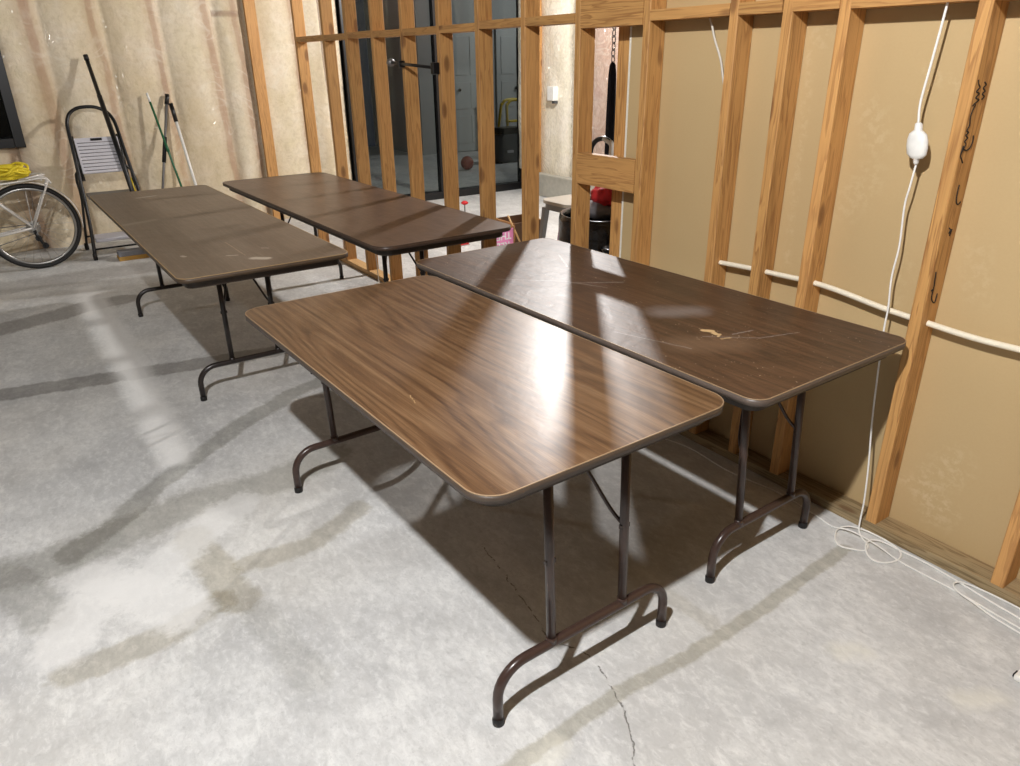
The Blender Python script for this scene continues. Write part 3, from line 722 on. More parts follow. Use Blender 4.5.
# hanging power cord with adaptor
pc = empty('power_cord', (1.10, .015, 0)); tag(pc, 'white power cord with a round inline adaptor hanging in front of the tan board', 'cord')
D = pc.location
Y = -.022
up = [(1.06, Y+.02, 2.83), (1.10, Y+.01, 2.2), (1.118, Y, 1.85), (1.126, Y, 1.683), (1.138, Y, 1.52), (1.146, Y, 1.42), (1.140, Y, 1.362)]
tube('upper_cord', [Vector(p)-D for p in smooth_path(up, 8)], .0036, M['white_cord'], pc, 8)
low = [(1.122, Y, 1.245), (1.125, Y+.004, 1.18), (1.131, Y, 1.12), (1.124, Y-.004, 1.0), (1.126, Y, .90), (1.117, Y, .80), (1.113, Y+.006, .722), (1.098, Y+.014, .56), (1.084, Y+.016, .404), (1.062, Y+.022, .25), (1.045, .012, .12), (1.040, .020, .05), (1.030, .035, .012), (1.000, .062, .0045), (.968, .080, .004), (.955, .120, .004),(.985, .147, .004), (1.018, .164, .0045), (1.05, .145, .006), (1.077, .092, .008), (1.065, .045, .010), (1.024, .020, .009), (.984, .010, .006), (.935, .0090, .004), (.880, .030, .005), (.862, .080, .004), (.885, .135, .004), (.925, .142, .005), (.962, .105, .010), (.972, .060, .011), (.945, .030, .008), (.88, .022, .004), (.795, .018, .004), (.681, .030, .004), (.60, .042, .004), (.502, .052, .004), (.30, .07, .004), (.0, .06, .004)]
tube('lower_cord', [Vector(p)-D for p in smooth_path(low, 6)], .0031, M['white_cord'], pc, 8)
bm = bmesh.new()
for k, (z, rx, ry) in enumerate([(1.245, .005, .005), (1.252, .009, .008), (1.262, .010, .009), (1.264, .022, .012), (1.275, .034, .015), (1.295, .037, .016), (1.315, .036, .016), (1.332, .030, .014), (1.340, .018, .012), (1.343, .013, .011), (1.360, .012, .010), (1.364, .006, .006)]):
    ring = [bm.verts.new((1.130+.008*(z-1.3)/.06+rx*.86*math.cos(2*PI*j/24)-D.x, Y+ry*math.sin(2*PI*j/24)-D.y, z)) for j in range(24)]
    if k:
        for j in range(24): fc = bm.faces.new((pr[j], pr[(j+1) % 24], ring[(j+1) % 24], ring[j])); fc.smooth = True
    else: bm.faces.new(ring)
    pr = ring
bm.faces.new(pr); finish(bm, 'adaptor', M['white_plastic'], pc)['label'] = 'round white inline adaptor'
# second cord running along the plate
c2 = empty('extension_cord', (1.2, .07, 0)); tag(c2, 'thin white cord lying along the bottom plate under the worn table', 'cord')
l1 = [(3.1, .06, .003), (2.6, .09, .003), (2.3, .06, .003), (2.006, .096, .003), (1.798, .061, .003), (1.575, .078, .003), (1.353, .050, .003), (1.184, .068, .003), (1.105, .080, .003), (1.05, .070, .013), (1.0, .062, .011), (.93, .072, .012), (.858, .078, .003), (.76, .080, .003), (.663, .080, .003), (.483, .094, .003), (.2, .10, .003), (-.1, .09, .003)]
tube('cord_line', [Vector(p)-c2.location for p in smooth_path(l1, 6)], .0026, M['white_cord'], c2, 8)
c3 = empty('looped_cord', (.6, .04, 0)); tag(c3, 'white cord loop spread on the floor at the right end of the plate', 'cord')
l3 = [(.0, .022, .0045), (.3, .012, .0045), (.45, .008, .0045), (.56, .006, .0045), (.64, .012, .0045), (.684, .035, .0105), (.690, .062, .0110), (.668, .086, .0105), (.611, .100, .0100), (.54, .112, .0045), (.40, .122, .0045), (.2, .13, .0045), (0, .12, .0045)]
tube('cord_line', [Vector(p)-c3.location for p in smooth_path(l3, 6)], .0029, M['white_cord'], c3, 8)
# thin wire drooping between studs behind the long dark table, dropping to the floor
tw = empty('thin_cable', (4.9, -.03, 0)); tag(tw, 'thin white cable dangling to the floor behind the long dark table', 'cable')
tube('cable_sheath', [Vector(p)-tw.location for p in smooth_path([(5.02, .02, .55), (5.02, .02, .3), (5.0, .022, .1), (4.98, .03, .02), (4.9, .06, .004), (4.6, .09, .004), (4.2, .07, .004), (3.8, .08, .004)], 6)], .004, M['wire'], tw, 8)
# little white-tipped thing at the right edge of the floor
wc = empty('plug', (.395, .300, 0)); tag(wc, 'small white plug with a black face lying at the right edge of the floor', 'plug')
bm = bmesh.new(); add_box(bm, (-.03, -.02, 0), (.012, .016, .018), bev=.005); finish(bm, 'plug_body', M['white_plastic'], wc)
bm = bmesh.new(); add_box(bm, (.0125, -.012, .004), (.016, .010, .014), bev=.001); finish(bm, 'plug_face', M['black'], wc)

# clear plastic hanging between two far studs
bm = bmesh.new(); g = []
for i in range(9):
    row = []
    for k in range(41):
        z = .04+2.78*k/40; y = -.055+.014*math.sin(i*1.3+z*2)+.008*noise.noise(Vector((i*.7, z*5, 2)))
        row.append(bm.verts.new((5.69+.145*i/8+.015*math.sin(z*3), y, z)))
    g.append(row)
for i in range(8):
    for k in range(40): fc = bm.faces.new((g[i][k], g[i+1][k], g[i+1][k+1], g[i][k+1])); fc.smooth = True
o = finish(bm, 'plastic_sheet', M['sheet'], wr); o['label'] = 'strip of crumpled clear plastic between the last studs'
sm = o.modifiers.new('thick', 'SOLIDIFY'); sm.thickness = .002

# black clamp bar across two studs
cb = empty('bar_clamp', (4.2, .03, 1.51)); tag(cb, 'black bar clamp fixed level across the face of the open studs', 'clamp')
tube('clamp_bar', [(.30, .0, .030), (-.25, 0, .0)], .009, M['black'], cb, 8)
bm = bmesh.new(); add_box(bm, (-.268, -.028, -.035), (-.235, .014, .028), bev=.004); finish(bm, 'fixed_jaw', M['black'], cb)
bm = bmesh.new(); add_lathe(bm, [(.0001, -.02), (.022, -.018), (.024, 0), (.022, .018), (.0001, .02)], 12)
bmesh.ops.rotate(bm, verts=bm.verts[:], cent=(0, 0, 0), matrix=Matrix.Rotation(PI/2, 3, 'Y')); bmesh.ops.translate(bm, verts=bm.verts[:], vec=(.30, 0, .03)); finish(bm, 'screw_knob', M['grey_alloy'], cb)
bm = bmesh.new(); add_box(bm, (.16, -.028, .0), (.19, .012, .040), bev=.003); finish(bm, 'sliding_jaw', M['black'], cb)

# ------------------------------------------------------------------ room behind the studs
# metal stool
stl = empty('metal_stool', (4.03, -1.10, 0), 0); tag(stl, 'grey metal stool with a pale wooden seat behind the open studs', 'stool')
bm = bmesh.new(); add_prism(bm, rrect(.37, .37, .09), .61, .632); finish(bm, 'seat', M['seatwood'], stl)
bm = bmesh.new(); add_prism(bm, rrect(.33, .33, .06), .565, .609); finish(bm, 'seat_frame', M['tin'], stl)
for sx in (-1, 1):
    for sy in (-1, 1):
        bm = bmesh.new(); a = [(.125, .125), (.165, .125), (.165, .165), (.125, .165)]; b = [(.180, .185), (.205, .185), (.205, .205), (.180, .205)]
        A = [bm.verts.new((sx*x, sy*y, .575)) for x, y in a]; B = [bm.verts.new((sx*x, sy*y, 0)) for x, y in b]
        bm.faces.new(A); bm.faces.new(B)
        for i in range(4): bm.faces.new((A[i], A[(i+1) % 4], B[(i+1) % 4], B[i]))
        finish(bm, 'leg', M['tin'], stl)
bm = bmesh.new()
for p, q in (((-.175, -.175), (.175, -.175)), ((.175, -.175), (.175, .175)), ((.175, .175), (-.175, .175)), ((-.175, .175), (-.175, -.175))):
    add_tube(bm, [(*p, .20), (*q, .20)], .008, 6)
finish(bm, 'foot_rail', M['tin'], stl)
# dark bracket lying on stool seat
bk = empty('tool_holder', (3.95, -1.14, .632)); tag(bk, 'black plastic tool lying on the wooden stool seat', 'tool')
bm = bmesh.new(); add_box(bm, (-.09, -.06, 0), (.02, .12, .045), bev=.01); finish(bm, 'tool_body', M['black'], bk)
tube('tool_arm', smooth_path([(-.04, -.04, .04), (-.06, -.09, .07), (-.06, -.11, .13)], 4), .012, M['black'], bk, 8)
# bin lined with a black bag
can = empty('trash_can', (3.41, -.84, 0)); tag(can, 'round bin lined with a black plastic bag behind the open studs', 'bin')
bm = bmesh.new(); add_lathe(bm, [(.0001, 0), (.21, 0), (.215, .02), (.275, .65), (.268, .65), (.21, .03), (.0001, .025)], 32); finish(bm, 'bin_body', M['black'], can, True)
bm = bmesh.new(); seg = 64; prev = None
for k in range(15):
    q = k/14
    if q < .55: z = .34+.32*(q/.55); rb_ = .287+.006*(1-q)
    elif q < .7: z = .66+.006*math.sin((q-.55)/.15*PI); rb_ = .287-.02*(q-.55)/.15
    else: z = .66-.14*(q-.7)/.3; rb_ = .262-.01*(q-.7)/.3
    ring = []
    for j in range(seg):
        a = 2*PI*j/seg; n_ = .006*noise.noise(Vector((math.cos(a)*6, math.sin(a)*6, z*9)))
        w_ = .012*math.sin(a*9+z*20) if q < .3 else 0
        rr_ = rb_+abs(n_)+ (abs(w_)*.6)
        ring.append(bm.verts.new((rr_*math.cos(a), rr_*math.sin(a), z+(.015*math.sin(a*7) if k == 0 else 0))))
    if prev:
        for j in range(seg): fc = bm.faces.new((prev[j], prev[(j+1) % seg], ring[(j+1) % seg], ring[j])); fc.smooth = True
    prev = ring
finish(bm, 'bin_liner', M['bag'], can)
bm = bmesh.new(); bmesh.ops.create_icosphere(bm, subdivisions=4, radius=1)
for v in bm.verts:
    n_ = 1+.20*noise.noise(v.co*3.1)+.08*noise.noise(v.co*9)
    v.co = Vector((v.co.x*.20*n_, v.co.y*.20*n_, v.co.z*.12*n_+.48))
finish(bm, 'rubbish', M['bag'], can, True)
# second black bag on the floor in front of the bin
b2 = empty('trash_bag', (3.02, -.55, 0)); tag(b2, 'crumpled black rubbish bag on the floor beside the lined bin', 'bag')
bm = bmesh.new(); bmesh.ops.create_icosphere(bm, subdivisions=5, radius=1)
for v in bm.verts:
    n_ = 1+.16*noise.noise(v.co*2.6+Vector((4, 0, 0)))+.07*noise.noise(v.co*8)+.03*noise.noise(v.co*22)
    z = v.co.z*.25*n_+.235; v.co = Vector((v.co.x*.19*n_, v.co.y*.19*n_, max(z, 0)))
finish(bm, 'bag_body', M['bag'], b2, True)
bm = bmesh.new(); add_lathe(bm, [(.05, .44), (.022, .485), (.03, .50), (.06, .55), (.045, .56), (.0001, .51)], 16); finish(bm, 'bag_neck', M['bag'], b2)
# grey and red bag leaning in the bin
rg = empty('red_bag', (3.44, -.84, .60)); tag(rg, 'red and grey cloth bag stuffed in the top of the lined bin', 'bag')
bm = bmesh.new(); bmesh.ops.create_icosphere(bm, subdivisions=4, radius=1)
for v in bm.verts:
    n_ = 1+.22*noise.noise(v.co*2.2+Vector((0, 7, 0))); v.co = Vector((v.co.x*.10*n_-.02, v.co.y*.07*n_, v.co.z*.07*n_+.17))
finish(bm, 'red_panel', M['red'], rg, True)
bm = bmesh.new(); bmesh.ops.create_icosphere(bm, subdivisions=3, radius=1)
for v in bm.verts:
    n_ = 1+.2*noise.noise(v.co*2.2+Vector((3, 7, 0))); v.co = Vector((v.co.x*.15*n_+.03, v.co.y*.11*n_+.01, v.co.z*.055*n_+.075))
finish(bm, 'grey_base', M['greycloth'], rg, True)
# walking cane / hooked pole in bin
hk = empty('hooked_pole', (3.33, -.62, .5)); tag(hk, 'pole with a curved black and white hook rising from the bin behind the mid block', 'pole')
hk.location = (3.36, -.66, 0)
tube('shaft', [(.03, .0, .635), (0, 0, 1.02)], .011, M['grey_alloy'], hk, 8)
tube('hook', smooth_path([(0, 0, 1.02), (-.005, -.005, 1.075), (-.045, -.01, 1.115), (-.10, -.02, 1.125), (-.145, -.03, 1.10), (-.15, -.03, 1.05), (-.135, -.03, 1.01)], 5), .014, M['black'], hk, 8)
tube('hook_sleeve', smooth_path([(-.092, -.018, 1.127), (-.145, -.03, 1.10), (-.150, -.03, 1.05), (-.137, -.03, 1.012)], 5), .016, M['white_plastic'], hk, 8)
tube('shaft_foot', [(.03, 0, .56), (.03, 0, .64)], .013, M['black'], hk, 8)
# hanging folded umbrella
um = empty('folded_umbrella', (3.352, -.80, .84)); tag(um, 'folded navy umbrella hanging point down from a clear chain behind the opening', 'umbrella')
bm = bmesh.new(); prev = None
for k, (z, rr_) in enumerate([(0, .016), (.04, .024), (.2, .026), (.45, .024), (.62, .021), (.67, .016), (.69, .006)]):
    ring = [bm.verts.new(((rr_*(1+.12*math.cos(6*a)))*math.cos(a), (rr_*(1+.12*math.cos(6*a)))*math.sin(a), z)) for a in [2*PI*j/24 for j in range(24)]]
    if prev:
        for j in range(24): fc = bm.faces.new((prev[j], prev[(j+1) % 24], ring[(j+1) % 24], ring[j])); fc.smooth = True
    else: bm.faces.new(ring)
    prev = ring
bm.faces.new(prev); finish(bm, 'canopy', M['navy'], um)
bm = bmesh.new()
for k in range(42):
    a = k*PI/2; z = .70+k*.034
    pts = [(.012*math.cos(b)*math.cos(a), .012*math.cos(b)*math.sin(a), z+.022*math.sin(b)) for b in [2*PI*j/10 for j in range(10)]]
    add_tube(bm, pts, .0035, 5, closed=True)
finish(bm, 'chain', M['tray'], um)
# pink card with upside down lettering in front of a small crate
cr = empty('wooden_crate', (5.50, -1.64, 0)); tag(cr, 'small open wooden crate on the bright floor behind the studs', 'crate')
for nm, lo, hi in (('side', (-.16, -.16, 0), (.16, -.148, .20)), ('side', (-.16, .148, 0), (.16, .16, .20)), ('end', (-.16, -.1475, 0), (-.148, .1475, .20)), ('end', (.148, -.1475, 0), (.16, .1475, .20)), ('bottom', (-.147, -.147, .005), (.147, .147, .017))):
    bm = bmesh.new(); add_box(bm, lo, hi); finish(bm, 'crate_'+nm, M['crate'] if nm != 'end' else M['crate_dark'], cr)
sk = empty('wood_stick', (5.315, -1.50, 0)); tag(sk, 'thin pale wooden stick leaning on the small crate', 'stick')
bm = bmesh.new(); add_tube(bm, [(-.02, -.03, .008), (.03, .08, .28)], .009, 4); finish(bm, 'stick', M['pale_plate'], sk)
pk = empty('pink_sign', (5.20, -1.225, 0)); tag(pk, 'pink sign card with white upside-down lettering leaning by the small crate', 'sign')
pk.rotation_euler = (0, 0, math.radians(0))
bm = bmesh.new(); add_box(bm, (0, -.15, 0), (.006, .15, .20)); 
cd = finish(bm, 'card', M['pinkcard'], pk)
def lettering(txt, size, z, y):
    cu = bpy.data.curves.new('lettering', 'FONT'); cu.body = txt; cu.size = size; cu.extrude = .0008; cu.align_x = 'CENTER'; cu.offset = .0016
    o = bpy.data.objects.new('lettering', cu); COL.objects.link(o)
    dg = bpy.context.evaluated_depsgraph_get(); me = bpy.data.meshes.new_from_object(o.evaluated_get(dg)); bpy.data.objects.remove(o)
    me.materials.clear(); me.materials.append(M['white_ink'])
    q = bpy.data.objects.new('lettering', me); COL.objects.link(q); q.parent = pk
    # text faces -X, rotated half a turn so that it reads upside down
    q.matrix_local = Matrix.Translation((-.0012, y, z)) @ Matrix(((0, 0, -1, 0), (1, 0, 0, 0), (0, -1, 0, 0), (0, 0, 0, 1)))
    return q
lettering('THE', .085, .168, -.05); lettering('KEEP', .085, .085, -.02)
# little red flag marker and red-white packet
fm = empty('marker_flag', (6.85, -1.88, 0)); tag(fm, 'tiny red marker on a thin dark stem standing on the bright floor', 'marker')
tube('stem', [(0, 0, 0), (0, 0, .12)], .006, M['black'], fm, 6)
bm = bmesh.new(); add_lathe(bm, [(.0001, .105), (.035, .12), (.04, .135), (.02, .15), (.0001, .152)], 12); finish(bm, 'marker_head', M['red'], fm)
bm = bmesh.new(); add_lathe(bm, [(.0001, 0), (.03, 0), (.03, .008), (.0001, .009)], 12); finish(bm, 'marker_base', M['black'], fm)
pkt = empty('packet', (5.66, -1.12, 0)); tag(pkt, 'small white packet with red print on the floor left of the pink sign', 'packet')
bm = bmesh.new(); add_box(bm, (-.04, -.07, 0), (.04, .07, .045), bev=.01); finish(bm, 'wrapper', M['white_plastic'], pkt)
bm = bmesh.new(); add_box(bm, (-.043, -.05, .008), (-.0405, .05, .024)); finish(bm, 'red_band', M['red'], pkt)

# ------------------------------------------------------------------ bicycle
bk = empty('bicycle', (7.1, 2.09, 0)); tag(bk, 'white city bicycle with fenders and rear rack against the plastic covered wall', 'bicycle')
R = .345
def wheel(y):
    hub = Vector((0, y, R))
    w_ = tube('tire', [(0, y+(R-.018)*math.cos(a), R+(R-.018)*math.sin(a)) for a in [2*PI*i/72 for i in range(72)]], .018, M['rubber'], bk, 10, True)
    tube('rim', [(0, y+(R-.042)*math.cos(a), R+(R-.042)*math.sin(a)) for a in [2*PI*i/72 for i in range(72)]], .0125, M['chrome'], w_, 8, True)
    bm = bmesh.new()
    for i in range(28):
        a = 2*PI*i/28; b = a+(.5 if i % 2 else -.5); sx = .028 if (i//2) % 2 else -.028
        add_tube(bm, [(sx, y+.02*math.cos(b), R+.02*math.sin(b)), (0, y+(R-.05)*math.cos(a), R+(R-.05)*math.sin(a))], .0011, 4)
    finish(bm, 'spokes', M['chrome'], w_)
    bm = bmesh.new(); add_tube(bm, [(-.055, y, R), (-.03, y, R), (.03, y, R), (.055, y, R)], [.008, .02, .02, .008], 12); finish(bm, 'hub', M['chrome'], w_)
    # fender
    bm = bmesh.new(); prev = None
    for i in range(31):
        a = math.radians(-8)+math.radians(160)*i/30; aa = a if y < .5 else PI-a
        ring = [bm.verts.new((x, y+(R+.014-abs(x)*.25)*math.cos(PI-aa if False else aa+0), R+(R+.014-abs(x)*.25)*math.sin(aa))) for x in (-.026, -.013, 0, .013, .026)]
        if prev:
            for j in range(4): fc = bm.faces.new((prev[j], prev[j+1], ring[j+1], ring[j])); fc.smooth = True
        prev = ring
    fo = finish(bm, 'fender', M['bikewhite'], bk)
    md = fo.modifiers.new('t', 'SOLIDIFY'); md.thickness = .002
    return w_
# rear wheel hub is at local y=0, front of the bicycle is toward +y (out of frame, left)
# fender must cover the rear: angle 0 is +y, so mirror it
def wheel2(y, mirror):
    w_ = wheel(y)
    return w_
import types
wheel(0); 
for o in [o for o in bk.children if o.name.startswith('fender')]:
    for v in o.data.vertices: v.co.y = -v.co.y       # rear fender covers the back of the wheel
wheel(1.06)
BB = Vector((0, .44, .28)); ST = Vector((0, .28, .74)); HT = Vector((0, .92, .80)); HB = Vector((0, .96, .66))
bm = bmesh.new()
add_tube(bm, [BB, ST], .015, 12); add_tube(bm, [BB, HB], .019, 12); add_tube(bm, [ST-Vector((0, -.02, .12)), HT-Vector((0, 0, .03))], .015, 12); add_tube(bm, [HT, HB], .020, 12)
for sx in (-.055, .055):
    add_tube(bm, [BB+Vector((sx*.5, -.02, 0)), Vector((sx, 0, R))], [.012, .009], 10)
    add_tube(bm, [ST+Vector((sx*.35, 0, -.08)), Vector((sx, 0, R))], [.010, .008], 10)
finish(bm, 'frame', M['bikewhite'], bk)
bm = bmesh.new()
for sx in (-.055, .055): add_tube(bm, smooth_path([HB+Vector((sx*.8, 0, -.02)), Vector((sx, 1.0, .55)), Vector((sx, 1.06, R))], 4), .011, 8)
finish(bm, 'fork', M['bikewhite'], bk)
bm = bmesh.new()
for sx in (-.062, .062):
    add_tube(bm, [(sx, -.185, .705), (sx, 0, R)], .0075, 8)
    add_tube(bm, smooth_path([(sx, .22, .70), (sx, .05, .71), (sx, -.12, .725), (sx, -.165, .72), (sx, -.19, .70), (sx, -.20, .68)], 4), .0075, 8)
    add_tube(bm, [(sx, -.02, .70), (sx, 0, R)], .004, 6) if sx > 0 else None
for yy in (.18, .02, -.14): add_tube(bm, [(-.062, yy, .712), (.062, yy, .712)], .006, 8)
finish(bm, 'rear_rack', M['bikewhite'], bk)
bm = bmesh.new()
add_tube(bm, smooth_path([(-.10, -.03, .735), (-.08, -.12, .75), (0, -.17, .745), (.08, -.12, .75), (.10, -.03, .735)], 5), .007, 8)
finish(bm, 'rack_loop', M['bikewhite'], bk)
bm = bmesh.new()
for i in range(6):
    rr_ = .05-.005*i
    add_tube(bm, [(-.030-.004*i, rr_*math.cos(a), R+rr_*math.sin(a)) for a in [2*PI*j/20 for j in range(20)]], .002, 5, closed=True)
add_tube(bm, [(-.03, 0, R), (-.055, 0, R)], .022, 14); finish(bm, 'cassette', M['chrome'], bk)
bm = bmesh.new()
add_tube(bm, [(-.062, 0, R-.02), (-.068, -.01, R-.06), (-.066, -.025, R-.10), (-.062, -.05, R-.16)], .012, 8)
for z, y in ((R-.085, -.015), (R-.15, -.05)):
    add_tube(bm, [(-.052, y, z), (-.072, y, z)], .024, 12)
finish(bm, 'derailleur', M['black'], bk)
bm = bmesh.new(); add_tube(bm, [(-.048, BB.y+.09*math.cos(a), BB.z+.09*math.sin(a)) for a in [2*PI*j/28 for j in range(28)]], .004, 5, closed=True)
for j in range(5):
    a = 2*PI*j/5; add_tube(bm, [(-.048, BB.y, BB.z), (-.048, BB.y+.088*math.cos(a), BB.z+.088*math.sin(a))], .006, 5)
add_tube(bm, [(-.06, BB.y, BB.z), (.06, BB.y, BB.z)], .018, 12); add_tube(bm, [(-.065, BB.y, BB.z), (-.07, BB.y+.10, BB.z-.13)], .010, 8); add_tube(bm, [(.065, BB.y, BB.z), (.07, BB.y-.10, BB.z+.13)], .010, 8)
finish(bm, 'crankset', M['chrome'], bk)
bm = bmesh.new(); add_tube(bm, [(-.046, 0, R-.048), (-.048, BB.y, BB.z-.09)], .003, 5); add_tube(bm, [(-.046, 0, R+.03), (-.048, BB.y, BB.z+.09)], .003, 5); finish(bm, 'chain', M['vac'], bk)
for sx in (-1, 1):
    bm = bmesh.new(); add_box(bm, (sx*.11-.04, BB.y-sx*-.10-.03 if sx < 0 else BB.y-.13, BB.z-.14 if sx < 0 else BB.z+.12), (sx*.11+.04, (BB.y-sx*-.10+.03) if sx < 0 else BB.y-.07, BB.z-.12 if sx < 0 else BB.z+.14))
    finish(bm, 'pedal', M['black'], bk)
tube('seat_post', [ST, ST+Vector((0, -.03, .14))], .012, M['chrome'], bk, 10)
bm = bmesh.new(); bmesh.ops.create_icosphere(bm, subdivisions=3, radius=1)
for v in bm.verts: v.co = Vector((v.co.x*(.08 if v.co.y < 0 else .08-.055*v.co.y), v.co.y*.13+.24, v.co.z*.03+.90))
finish(bm, 'saddle', M['black'], bk, True)
tube('handlebar', smooth_path([(-.28, .72, .98), (-.24, .84, .99), (-.1, .92, .96), (0, .91, .93), (.1, .92, .96), (.24, .84, .99), (.28, .72, .98)], 5), .011, M['chrome'], bk, 8)
tube('stem', [HT, (0, .91, .93)], .013, M['chrome'], bk, 8)
# yellow bundle on the rack
yb = empty('yellow_net', (7.1, 2.17, .728)); tag(yb, 'tangled yellow strap bundle on the rack of the white bicycle', 'strap bundle')
bm = bmesh.new(); random.seed(12)
for i in range(9):
    pts = []; ph = random.random()*6; rx, ry, rz = .04+random.random()*.05, .08+random.random()*.08, .02+random.random()*.045
    for j in range(14):
        a = 2*PI*j/14+ph; pts.append((rx*math.cos(a), ry*math.sin(a)+random.uniform(-.02, .02), .035+rz*(1+math.sin(a*2+i))*.6+random.uniform(-.008, .008)))
    add_tube(bm, smooth_path(pts, 3), .0105, 6)
finish(bm, 'strap_coils', M['yellow'], yb)
bm = bmesh.new(); bmesh.ops.create_icosphere(bm, subdivisions=4, radius=1)
for v in bm.verts:
    n_ = 1+.4*noise.noise(v.co*3+Vector((1, 2, 3))); v.co = Vector((v.co.x*.06*n_, v.co.y*.14*n_, max(v.co.z*.05*n_+.04, .002)))
finish(bm, 'folded_net', M['yellow'], yb, True)

# ------------------------------------------------------------------ step stool leaning on the wall
ss = empty('step_stool', (7.4, 1.5, 0)); tag(ss, 'black folding step stool with a pale grey tray standing beside the bicycle', 'step stool')
O = ss.location
def W_(p): return Vector(p)-O
pts = [(7.13, 1.700, .012), (7.28, 1.665, .35), (7.50, 1.640, .80), (7.62, 1.630, 1.02), (7.66, 1.62, 1.10), (7.69, 1.585, 1.165), (7.705, 1.52, 1.205), (7.71, 1.44, 1.215), (7.705, 1.36, 1.205), (7.69, 1.29, 1.165), (7.66, 1.255, 1.10), (7.62, 1.245, 1.02), (7.50, 1.235, .80), (7.28, 1.20, .35), (7.13, 1.175, .012)]
tube('front_frame', [W_(p) for p in smooth_path(pts, 4)], .015, M['black'], ss, 10)
for y in (1.64, 1.235):
    bm = bmesh.new(); add_tube(bm, [W_((7.63, y-(.02 if y > 1.5 else -.02), .98)), W_((7.50, y-(.025 if y > 1.5 else -.025), .62))], .016, 8); finish(bm, 'side_rail', M['black'], ss)
# tray (tilted board)
def slab(name, c, ux, uy, hx, hy, th_, mat, par):
    ux, uy = Vector(ux).normalized(), Vector(uy).normalized(); nz = ux.cross(uy).normalized(); bm = bmesh.new()
    vs = [bm.verts.new(Vector(c)+sx*hx*ux+sy*hy*uy+sz*th_/2*nz) for sz in (-1, 1) for sx, sy in ((-1, -1), (1, -1), (1, 1), (-1, 1))]
    for f_ in ((0,1,2,3),(7,6,5,4),(0,4,5,1),(1,5,6,2),(2,6,7,3),(3,7,4,0)): bm.faces.new([vs[i] for i in f_])
    bmesh.ops.bevel(bm, geom=bm.edges[:], offset=th_*.2, segments=1, affect='EDGES')
    return finish(bm, name, mat, par)
up_ = Vector((.125, 0, .30)).normalized()
tr = slab('tray', W_((7.505, 1.44, .825)), (0, 1, 0), up_, .172, .155, .018, M['tray'], ss); tr['label'] = 'pale grey ribbed tray'
nrm_ = Vector((0, 1, 0)).cross(up_).normalized(); 
if nrm_.x > 0: nrm_ = -nrm_
bm = bmesh.new()
for k in range(9):
    c_ = W_((7.505, 1.44, .825))+up_*(-.13+k*.03)+nrm_*.0105
    add_tube(bm, [c_+Vector((0, -.155, 0)), c_+Vector((0, .155, 0))], .003, 4)
finish(bm, 'ribs', M['grey_alloy'], tr)
slab('handle_slot', W_((7.505, 1.44, .825))+up_*.135+nrm_*.012, (0, 1, 0), up_, .045, .010, .008, M['black'], tr)
# yellow safety latches and steps
tube('latch', [W_((7.42, 1.255, .62)), W_((7.36, 1.245, .50))], .012, M['yellow_plastic'], ss, 8)
slab('step', W_((7.30, 1.45, .15)), (0, 1, 0), (1, 0, .05), .21, .10, .03, M['tray'], ss)
slab('step', W_((7.40, 1.44, .50)), (0, 1, 0), (1, 0, .05), .185, .09, .028, M['grey_alloy'], ss)
tube('rear_frame', [W_(p) for p in smooth_path([(7.62, 1.71, .012), (7.56, 1.66, .45), (7.52, 1.63, .72), (7.52, 1.25, .72), (7.56, 1.22, .45), (7.62, 1.17, .012)], 4)], .011, M['black'], ss, 8)
for p in ((7.13, 1.70), (7.13, 1.175), (7.62, 1.71), (7.62, 1.17)):
    bm = bmesh.new(); add_lathe(bm, [(.0001, 0), (.018, 0), (.018, .05), (.013, .06)], 10, W_((p[0], p[1], 0))); finish(bm, 'rubber_foot', M['rubber'], ss)
tube('cross_bar', [W_((7.16, 1.69, .085)), W_((7.16, 1.185, .085))], .008, M['black'], ss, 8)
tube('cross_bar', [W_((7.60, 1.69, .12)), W_((7.60, 1.185, .12))], .008, M['black'], ss, 8)
# flat box under the stool
fb_ = empty('flat_box', (7.02, 1.42, 0)); tag(fb_, 'low tan and grey cardboard box on the floor under the black step stool', 'box')
fb_.location = (7.0, 1.38, 0)
bm = bmesh.new(); add_box(bm, (-.06, -.28, 0), (.07, .16, .035), bev=.003); finish(bm, 'box_base', mat_plain('ochre_card', S(176, 136, 66), .7), fb_)
bm = bmesh.new(); add_box(bm, (-.055, -.275, .0355), (.068, .155, .075), bev=.003); finish(bm, 'box_lid', mat_plain('grey_card', S(120, 122, 128), .6), fb_)

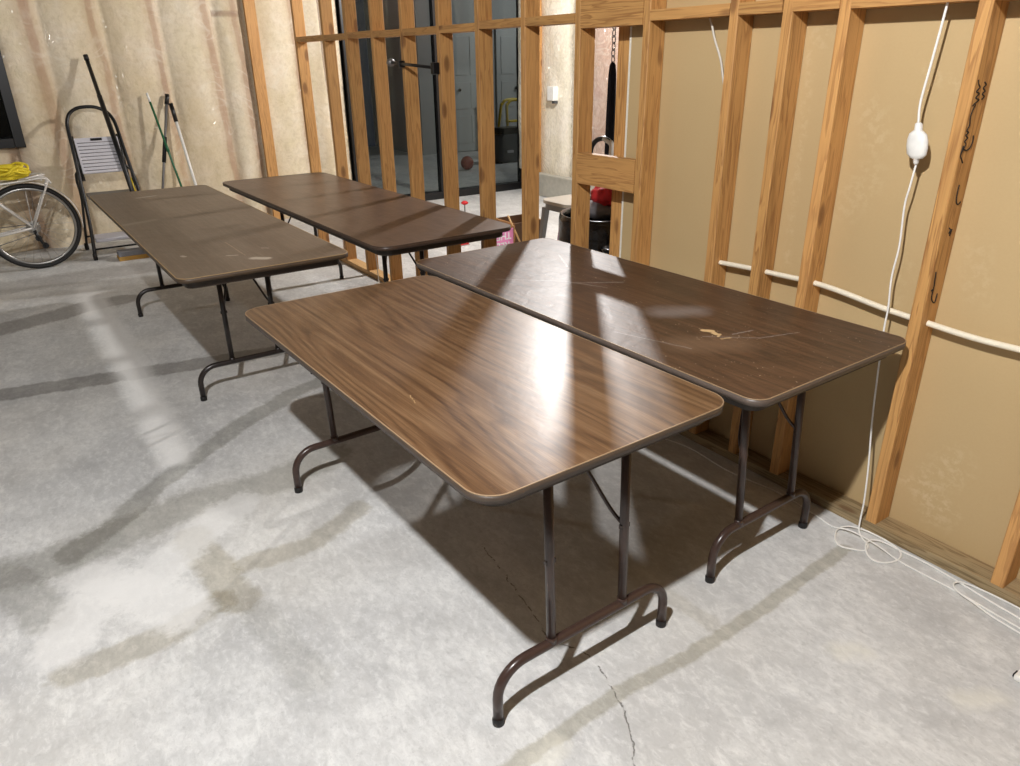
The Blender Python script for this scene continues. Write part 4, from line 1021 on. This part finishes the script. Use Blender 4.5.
# ------------------------------------------------------------------ poles leaning on the far wall
def pole(name, label, cat, pts, r_, mat, parts=()):
    e = empty(name, (pts[0][0], pts[0][1], 0)); tag(e, label, cat)
    tube('shaft', [Vector(p)-e.location for p in pts], r_, mat, e, 10)
    for nm, a, b, rr_, mm in parts:
        A, B = Vector(pts[0]), Vector(pts[-1])
        tube(nm, [A.lerp(B, a)-e.location, A.lerp(B, b)-e.location], rr_, mm, e, 10)
    return e
pole('floor_pole', 'long black pole leaning high against the plastic beside the step stool', 'pole', [(7.15, 1.235, .006), (7.80, 1.345, 1.63)], .0165, M['black'], [('lower_sleeve', .004, .80, .0205, M['black']), ('end_cap', .975, 1.0, .020, M['rubber'])])
pole('green_pole', 'thin green pole crossing a grey one against the plastic wall', 'pole', [(7.55, .735, .006), (7.81, .905, 1.27)], .010, M['green'], [('white_tip', .97, 1.03, .011, M['white_plastic']), ('ferrule', .62, .68, .014, M['green'])])
pole('grey_pole', 'grey pole with a black grip crossing behind the green one', 'pole', [(7.58, 1.09, .006), (7.835, .745, 1.24)], .012, M['grey_alloy'], [('grip', .56, .74, .018, M['rubber']), ('head', .97, 1.04, .020, M['black'])])
pole('white_pole', 'white pole with a black cap leaning right of the green pole', 'pole', [(7.60, .62, .006), (7.83, .705, 1.10)], .014, M['white_plastic'], [('cap', .95, 1.10, .019, M['black'])])
bpy.data.objects['white_pole'].location.y += .0

# ------------------------------------------------------------------ lights
def lamp(name, loc, power, rad, col):
    l = bpy.data.lights.new(name, 'POINT'); l.energy = power; l.shadow_soft_size = rad; l.color = col
    o = bpy.data.objects.new(name, l); COL.objects.link(o); o.location = loc; return o
lamp('bulb_near', (.41, 2.535, 2.87), 315, .04, (.985, .99, 1))
lamp('bulb_behind', (5.2, -2.05, 2.86), 265, .06, (1, .985, .97))
lamp('fill_far', (5.9, 3.9, 2.86), 34, .06, (1, .97, .92))  # added fill light, brightens the far wall and far floor
lamp('fill_beyond', (9.9, -6.3, 2.8), 75, .08, (.96, .98, 1))  # added light so the space behind the glass door shows dimly
w = bpy.data.worlds.new('world'); sc.world = w; w.use_nodes = True
bg = w.node_tree.nodes['Background']; bg.inputs[0].default_value = (.02, .03, .05, 1); bg.inputs[1].default_value = .3
sc.view_settings.view_transform = 'Standard'; sc.view_settings.look = 'None'; sc.view_settings.gamma = 1
sc.view_settings.use_curve_mapping = False; sc.view_settings.exposure = 0.5
